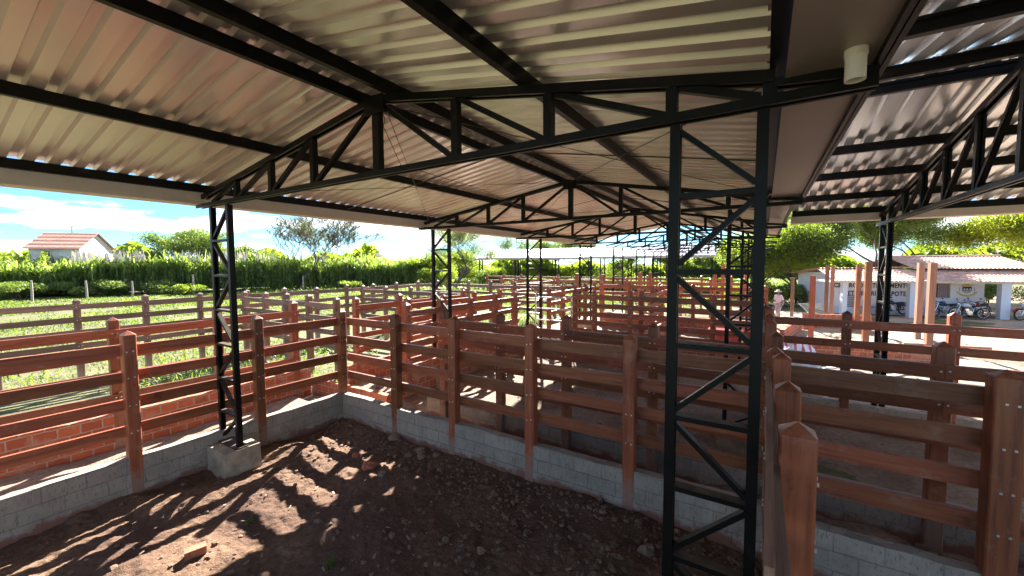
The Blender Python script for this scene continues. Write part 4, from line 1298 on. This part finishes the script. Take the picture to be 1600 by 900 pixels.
bx = np.stack([p[:, 0] - dp * .88 + rg.normal(0, .3, n), p[:, 1] + dp * .2 + rg.normal(0, .3, n)], 1)
hh = 3.75 + .3 * np.sin(bx[:, 1] * .5) + rg.normal(0, .5, n) + 1.3 * fbm(bx[:, 0], bx[:, 1], 77, 3, .35) + dp * .05
vs_, fs_ = [], []; o_ = 0
# stalks with leaves at several heights
for k in range(7):
    z0 = hh * (0.08 + .12 * k)
    base = np.stack([bx[:, 0], bx[:, 1], z0], 1)
    V, F = blades(base, hh * (.40 if k < 6 else .32) * rg.uniform(.8, 1.2, n), rg.uniform(.35, 1.1, n), rg.uniform(.08, .17, n), 3, .5)
    vs_.append(V); fs_.append(F + o_); o_ += len(V)
tag(np_mesh('cane_field', np.concatenate(vs_), np.concatenate(fs_), M['cane']), 'dense field of tall green cane along the far side of the meadow', 'cane field', kind='stuff')
n = 170
t_ = rg.choice(np.concatenate([rg.uniform(.30, .42, 60), rg.uniform(.5, .66, 90), rg.random(20)]), n)
p = along(t_); dp = rg.random(n) * 4
base = np.stack([p[:, 0] - dp, p[:, 1], np.full(n, 3.9)], 1)
V, F = blades(base, rg.uniform(1.2, 1.8, n), rg.uniform(.1, .35, n), rg.uniform(.13, .26, n), 4, .12)
tag(np_mesh('reed_plumes', V, F, M['plume']), 'pale feathery plumes rising above the cane', 'plumes', kind='stuff')

# ------------------------------------------------------------------ meadow grass
def grass(n, x0, x1, y0, y1, hmin, hmax, wd, name, label, keep=None, power=1.0, mat='grass'):
    x = x1 - (x1 - x0) * rg.random(n) ** power; y = rg.uniform(y0, y1, n)
    d = fbm(x, y, 21, 3, .35)
    ok = d > -.16 + .25 * rg.random(n) - .12
    if keep is not None: ok &= keep(x, y)
    x, y, d = x[ok], y[ok], d[ok]; m_ = len(x)
    base = np.stack([x, y, np.full(m_, -.04)], 1)
    hh = rg.uniform(hmin, hmax, m_) * (1 + 1.2 * np.clip(d, -.3, .6))
    dist = np.hypot(x, y); wv = wd * (1 + dist / 22)
    V, F = blades(base, hh, hh * rg.uniform(.2, .9, m_), wv * rg.uniform(.7, 1.3, m_), 2, .25)
    tag(np_mesh(name, V, F, M[mat]), label, 'grass', kind='stuff')
grass(150000, -64, -10.1, -7, 48, .06, .22, .022, 'meadow_grass', 'bright green grass of the sunlit meadow beyond the left fences', power=1.25,
      keep=lambda x, y: ~((x > -11.6) & (fbm(x, y, 5, 3, .6) > -.02)))
grass(60000, -60, 6, 27, 100, .15, .5, .035, 'far_grass', 'bright grass beyond the far pens and the white roofed shed', keep=lambda x, y: ~((x > -4) & (y < 40)))
grass(2500, -9.7, -7.8, 5.5, 12, .08, .25, .012, 'lane_weeds', 'sparse weeds along the left lanes', keep=lambda x, y: fbm(x, y, 8, 3, .8) > .02)

# wooden stakes in front of the hedge
for i, (x, y, h, lean, lb) in enumerate(((-59.5, 8.0, 2.0, .18, 'pale leaning stake farthest left before the dark bushes'), (-59.0, 11.6, 1.9, -.16, 'pale stake leaning left, second from the left'),
                                   (-58.5, 15.0, 1.7, .05, 'short thick stake, third from the left before the bushes'), (-57.5, 20.2, 2.3, 0, 'straight pale stake below the right end of the farm house'),
                                   (-53, 31.0, 1.9, .02, 'thin stake seen left of the nearest left column'))):
    b = MB(); b.tube([(0, 0, -.2), (lean * .5, .02, h * .5), (lean, 0, h)], [.10, .09, .08], 7)
    tag(b.build('fence_stake', M['stake'], None, (x, y, 0)), lb, 'stake', 'weathered stakes before the cane')

# ------------------------------------------------------------------ rubble, stones and bricks
def blob(b, c, r_, sq=.6, n1=6):
    o = Vector(c); vs = [o + Vector((0, 0, r_ * sq))]; rows = 3
    for j in range(1, rows + 1):
        th = math.pi * j / (rows + 1)
        for k in range(n1):
            a = 2 * math.pi * k / n1 + j * .4; q = r_ * rnd.uniform(.7, 1.2)
            vs.append(o + Vector((q * math.sin(th) * math.cos(a), q * math.sin(th) * math.sin(a), q * sq * math.cos(th))))
    vs.append(o - Vector((0, 0, r_ * sq)))
    fs = [(0, 1 + k, 1 + (k + 1) % n1) for k in range(n1)]
    for j in range(rows - 1):
        for k in range(n1): fs.append((1 + j * n1 + k, 1 + (j + 1) * n1 + k, 1 + (j + 1) * n1 + (k + 1) % n1, 1 + j * n1 + (k + 1) % n1))
    last = len(vs) - 1
    fs += [(last, 1 + (rows - 1) * n1 + (k + 1) % n1, 1 + (rows - 1) * n1 + k) for k in range(n1)]
    b.add(vs, fs)
def gz(x, y): return 0.03 + 0.13 * float(fbm(np.array([x]), np.array([y]), 3, 6, 1.3)[0])
b = MB()
cnt = 0
while cnt < 4200:
    x, y = rnd.uniform(-7.5, .05), rnd.uniform(.2, 5.2)
    wgt = .16 + .8 * max(0, 1 - abs(y - 4.9 + .12 * x * .3) / 1.3) + .5 * max(0, 1 - math.hypot(x + 2.6, (y - 3.6)) / 1.8)
    if x < -5.0 and y < 4.2: wgt *= .35
    if rnd.random() > wgt: continue
    r_ = .007 + .042 * rnd.random() ** 4.0
    blob(b, (x, y, gz(x, y) + r_ * .3), r_, rnd.uniform(.45, .8), 5); cnt += 1
tag(b.build('soil_clods', M['clod']), 'loose clods of brown earth scattered over the pen floor', 'clods', kind='stuff')
b = MB()
for i in range(1500):
    x = rnd.uniform(-9.6, 14); y = rnd.uniform(5.6, 6.3) if rnd.random() < .35 else rnd.uniform(6.7, 24)
    if x < 1: x = rnd.uniform(-9.6, 1)
    r_ = .02 + .07 * rnd.random() ** 3; blob(b, (x, y, .06), r_, .6, 5)
tag(b.build('lane_rubble', M['clod']), 'broken earth and rubble lying along the lanes between the walls', 'rubble', kind='stuff')
b = MB()
for i in range(110):
    x, y = rnd.uniform(-6.8, 0), rnd.uniform(.8, 5.0); a = rnd.uniform(0, 3.14); l_ = rnd.uniform(.02, .07); z = gz(x, y) + .022
    b.beam((x, y, z), (x + l_ * math.cos(a), y + l_ * math.sin(a), z + rnd.uniform(-.012, .02)), rnd.uniform(.008, .025), .006)
tag(b.build('wood_chips', M['rail_pale']), 'pale wood chips and splinters scattered on the pen floor', 'wood chips', kind='stuff')
stones = [(-7.05, 5.02, .05, 'pinkish stone by the far left corner of the pen'), (-5.85, 5.1, .11, 'large reddish lump at the foot of the second far post'), (-5.05, 5.0, .09, 'yellowish stone left in the pile by the far wall'),
          (-4.9, 4.85, .08, 'pale stone right in the pile by the far wall'), (-5.15, 4.8, .07, 'stone in front of the pile by the far wall'), (-4.75, 5.05, .07, 'stone touching the far wall behind the pile'),
          (-4.95, 4.05, .075, 'squarish grey stone in the middle of the shaded floor'), (-3.2, 3.55, .05, 'flat pale chip right of the shaded floor centre'), (-2.7, 3.6, .06, 'angular pale chip near the far wall foot'),
          (-2.1, 3.25, .05, 'small ochre stone in the clods'), (-1.05, 4.55, .10, 'large pale stone just left of the nearest column'), (-1.7, 4.9, .05, 'whitish stone against the far wall near the column'),
          (-1.62, 2.95, .06, 'ochre stone low in front of the nearest column'), (-.15, 4.4, .06, 'stone seen between the chords of the nearest column'), (-3.75, 3.2, .05, 'small grey stone left of the ochre clods')]
for x, y, r_, lb in stones:
    b = MB(); blob(b, (0, 0, r_ * .35), r_, .7, 8)
    tag(b.build('stone', M['stone'], None, (x, y, gz(x, y)), rnd.uniform(0, 6)), lb, 'stone', 'stones on the pen floor')
b = MB(); blob(b, (0, 0, .05), .13, .6, 7); tag(b.build('brick_fragment', M['redbrickbit'], None, (-5.35, 4.1, gz(-5.35, 4.1))), 'orange red brick fragment catching sunlight near the far corner', 'brick')
b = MB(); blob(b, (0, 0, .04), .09, .6, 7); tag(b.build('brick_fragment', M['redbrickbit'], None, (-5.85, 4.25, gz(-5.85, 4.25))), 'dull red brick fragment left of the sunlit one', 'brick')
# hollow brick lying in the sun
b = MB(); lx, ly, lz = .055, .10, .08
def hollow(b):
    for i in range(3):
        z = -lz / 2 + lz * i / 2
        b.box((-lx, -ly, z - .004), (lx, ly, z + .004))
    for i in range(4):
        x = -lx + .004 + (2 * lx - .008) * i / 3
        for z0, z1 in ((-lz / 2 + .0045, -.0045), (.0045, lz / 2 - .0045)): b.box((x - .004, -ly + .001, z0), (x + .004, ly - .001, z1))
hollow(b)
tag(b.build('hollow_brick', M['redbrickbit'], None, (-5.43, 1.80, gz(-5.43, 1.80) + .05), -.28), 'single hollow clay brick lying in the sunlight on the soil', 'brick')
for x, y, lb in ((-5.6, 2.45, 'small green sprout at the edge of the sunlit soil'), (-4.0, 2.55, 'small pale green sprout in the shaded soil'), (-3.3, 2.45, 'leafy green sprout low in the centre of the pen floor'), (-2.6, 1.9, 'tiny sprout at the bottom of the photo')):
    n = 26; base = np.stack([rg.normal(0, .03, n), rg.normal(0, .03, n), np.zeros(n)], 1)
    V, F = blades(base, rg.uniform(.04, .10, n), rg.uniform(.03, .09, n), rg.uniform(.012, .025, n), 2, .3)
    tag(np_mesh('sprout', V, F, M['grass'], None, (x, y, gz(x, y))), lb, 'sprout', 'green sprouts on the pen floor')

# ------------------------------------------------------------------ yard clutter
def heap(name, mt, loc, rx, ry, h, label, cat, seed, rz=0.0):
    n = 34; u_, v_ = np.meshgrid(np.linspace(-1, 1, n), np.linspace(-1, 1, n))
    r_ = np.sqrt(u_ ** 2 + v_ ** 2)
    z = h * np.clip(1 - r_ ** 2.2, -.05, 1) + .16 * h * fbm(u_ * 3, v_ * 3, seed, 4, 1.2) * 2
    z = np.where(r_ > .98, -.05, z)
    V = np.stack([u_.ravel() * rx, v_.ravel() * ry, z.ravel()], 1)
    i = np.arange((n - 1) ** 2); a = (i // (n - 1)) * n + i % (n - 1)
    o = np_mesh(name, V, np.stack([a, a + 1, a + n + 1, a + n], 1), mt, None, loc, True); o.rotation_euler = (0, 0, rz)
    return tag(o, label, cat)
heap('striped_cloth', M['stripes'], (0.98, 16.3, .34), .62, .5, .5, 'white cloth with red stripes thrown over sacks behind the sandy yard fence', 'cloth', 2, .2)
heap('sack_heap', M['greycloth'], (0.85, 15.8, 0), .8, .6, .52, 'heap of grey sacks below the striped cloth', 'sacks', 4)
heap('sand_heap', M['sand'], (-.6, 28.4, 0), 1.5, 1.1, .7, 'pale heap of sand left of the walking man', 'sand heap', 6)
b = MB(); b.beam((0, 0, .12), (2.6, .9, .42), .16, .04); tag(b.build('board', M['whiteboard_'], None, (1.35, 15.2, 0)), 'long pale board leaning low beside the striped cloth', 'board')
b = MB(); b.beam((0, 0, .62), (1.1, .1, .60), .5, .03); b.beam((.08, 0, 0), (.08, 0, .60), .05, .05); b.beam((1.0, .08, 0), (1.0, .08, .59), .05, .05)
tag(b.build('trestle', M['whiteboard_'], None, (0.5, 14.9, 0)), 'low white topped trestle beside the right hand fence', 'trestle')
b = MB(); b.box((-.55, -.35, 0), (.55, .35, .55)); b.box((-.6, -.4, .552), (.6, .4, .6))
tag(b.build('container', M['bike_red'], None, (-1.2, 17.5, .2)), 'red container behind the middle fence planks', 'container')
b = MB(); b.box((-3.5, -2, 3.0), (3.5, 2, 3.25)); 
for x in (-3.2, 3.2):
    for y in (-1.8, 1.8): b.beam((x, y, -.2), (x, y, 2.99), .15, .15)
tag(b.build('canopy', M['blueroof'], None, (-6.5, 92, 2.5)), 'small distant canopy with a blue roof under the right end of the white roof', 'canopy')

# ------------------------------------------------------------------ walking man
def person(loc, rz, scale, label):
    root = thing('person', loc, label, 'person', rz=rz)
    J = {'pelvis': (0, 0, .92, .135), 'belly': (0, .01, 1.08, .13), 'chest': (0, .03, 1.30, .15), 'neckb': (0, .05, 1.46, .07), 'neck': (0, .07, 1.52, .055),
         'jaw': (0, .10, 1.58, .075), 'head': (0, .10, 1.66, .098), 'crown': (0, .09, 1.74, .075),
         'shL': (-.17, .04, 1.41, .07), 'elL': (-.25, .0, 1.14, .045), 'wrL': (-.24, .10, .90, .032), 'haL': (-.235, .13, .83, .036),
         'shR': (.17, .04, 1.41, .07), 'elR': (.26, -.04, 1.14, .045), 'wrR': (.25, .04, .90, .032), 'haR': (.245, .06, .83, .036),
         'hipL': (-.09, .01, .88, .10), 'knL': (-.10, .14, .50, .06), 'anL': (-.10, .06, .10, .042), 'ftL': (-.10, .20, .04, .04),
         'hipR': (.09, -.01, .88, .10), 'knR': (.10, .02, .48, .06), 'anR': (.10, -.22, .12, .042), 'ftR': (.10, -.10, .035, .04)}
    E_ = [('pelvis', 'belly'), ('belly', 'chest'), ('chest', 'neckb'), ('neckb', 'neck'), ('neck', 'jaw'), ('jaw', 'head'), ('head', 'crown'),
          ('chest', 'shL'), ('shL', 'elL'), ('elL', 'wrL'), ('wrL', 'haL'), ('chest', 'shR'), ('shR', 'elR'), ('elR', 'wrR'), ('wrR', 'haR'),
          ('pelvis', 'hipL'), ('hipL', 'knL'), ('knL', 'anL'), ('anL', 'ftL'), ('pelvis', 'hipR'), ('hipR', 'knR'), ('knR', 'anR'), ('anR', 'ftR')]
    def skin(name, keys, edges, mt, grow, extra=()):
        ks = list(keys); me = bpy.data.meshes.new(name)
        vs = [J[k][:3] for k in ks] + [e[0] for e in extra]; rad = [J[k][3] for k in ks] + [e[1] for e in extra]
        es = [(ks.index(a), ks.index(c)) for a, c in edges]
        for i, e in enumerate(extra): es.append((ks.index(e[2]) if isinstance(e[2], str) else len(ks) + e[2], len(ks) + i))
        me.from_pydata(vs, es, []); me.materials.append(mt)
        o = link(name, me, root)
        md = o.modifiers.new('skin', 'SKIN'); me.skin_vertices[0].data[0].use_root = True
        for i, r_ in enumerate(rad): me.skin_vertices[0].data[i].radius = (r_ * grow, r_ * grow)
        o.modifiers.new('sub', 'SUBSURF').levels = 1; o.modifiers['sub'].render_levels = 2
        return o
    ex = []
    for s_, hk in ((-1, 'haL'), (1, 'haR')):
        hx, hy, hz, _ = J[hk]
        for k in range(4): ex.append(((hx + .0, hy - .02 + k * .018, hz - .085 + abs(k - 1.5) * .008), .009, hk))
        ex.append(((hx - s_ * .03, hy + .045, hz - .03), .010, hk))
    skin('body', J.keys(), E_, M['skin'], .9, ex)
    tk = ['pelvis', 'belly', 'chest', 'neckb', 'shL', 'elL', 'shR', 'elR']
    skin('shirt', tk, [('pelvis', 'belly'), ('belly', 'chest'), ('chest', 'neckb'), ('chest', 'shL'), ('shL', 'elL'), ('chest', 'shR'), ('shR', 'elR')], M['shirt'], 1.16)
    lk = ['pelvis', 'hipL', 'knL', 'anL', 'hipR', 'knR', 'anR']
    skin('trousers', lk, [('pelvis', 'hipL'), ('hipL', 'knL'), ('knL', 'anL'), ('pelvis', 'hipR'), ('hipR', 'knR'), ('knR', 'anR')], M['trousers'], 1.28)
    b = MB(); b.lathe((0, .10, 1.71), [(.20, -.02), (.19, .0), (.105, .01), (.10, .08), (.07, .105), (0, .11)], 18); b.build('hat', M['hat'], root, smooth=True)
    for a in ('ftL', 'ftR'):
        x, y, z, _ = J[a]; b = MB(); b.tube([(x, y - .2, z + .02), (x, y - .08, z + .03), (x, y + .05, z + .005), (x, y + .09, z)], [.035, .05, .045, .025], 8); b.build('shoe', M['rubber'], root, smooth=True)
    b = MB()
    for s_ in (-.035, .035): b.lathe((s_, .195, 1.665), [(.0, -.008), (.012, -.002), (.012, .004), (0, .006)], 8, 'y')
    b.build('eyes', M['rubber'], root)
    b = MB(); b.tube([(0, .195, 1.68), (0, .222, 1.635), (0, .20, 1.622)], [.010, .016, .010], 6); b.build('nose', M['skin'], root, smooth=True)
    root.scale = (scale,) * 3
    return root
person((0.80, 29.0, 0.02), R(155), .96, 'man in a pale shirt, grey trousers and a straw hat walking by the yard')
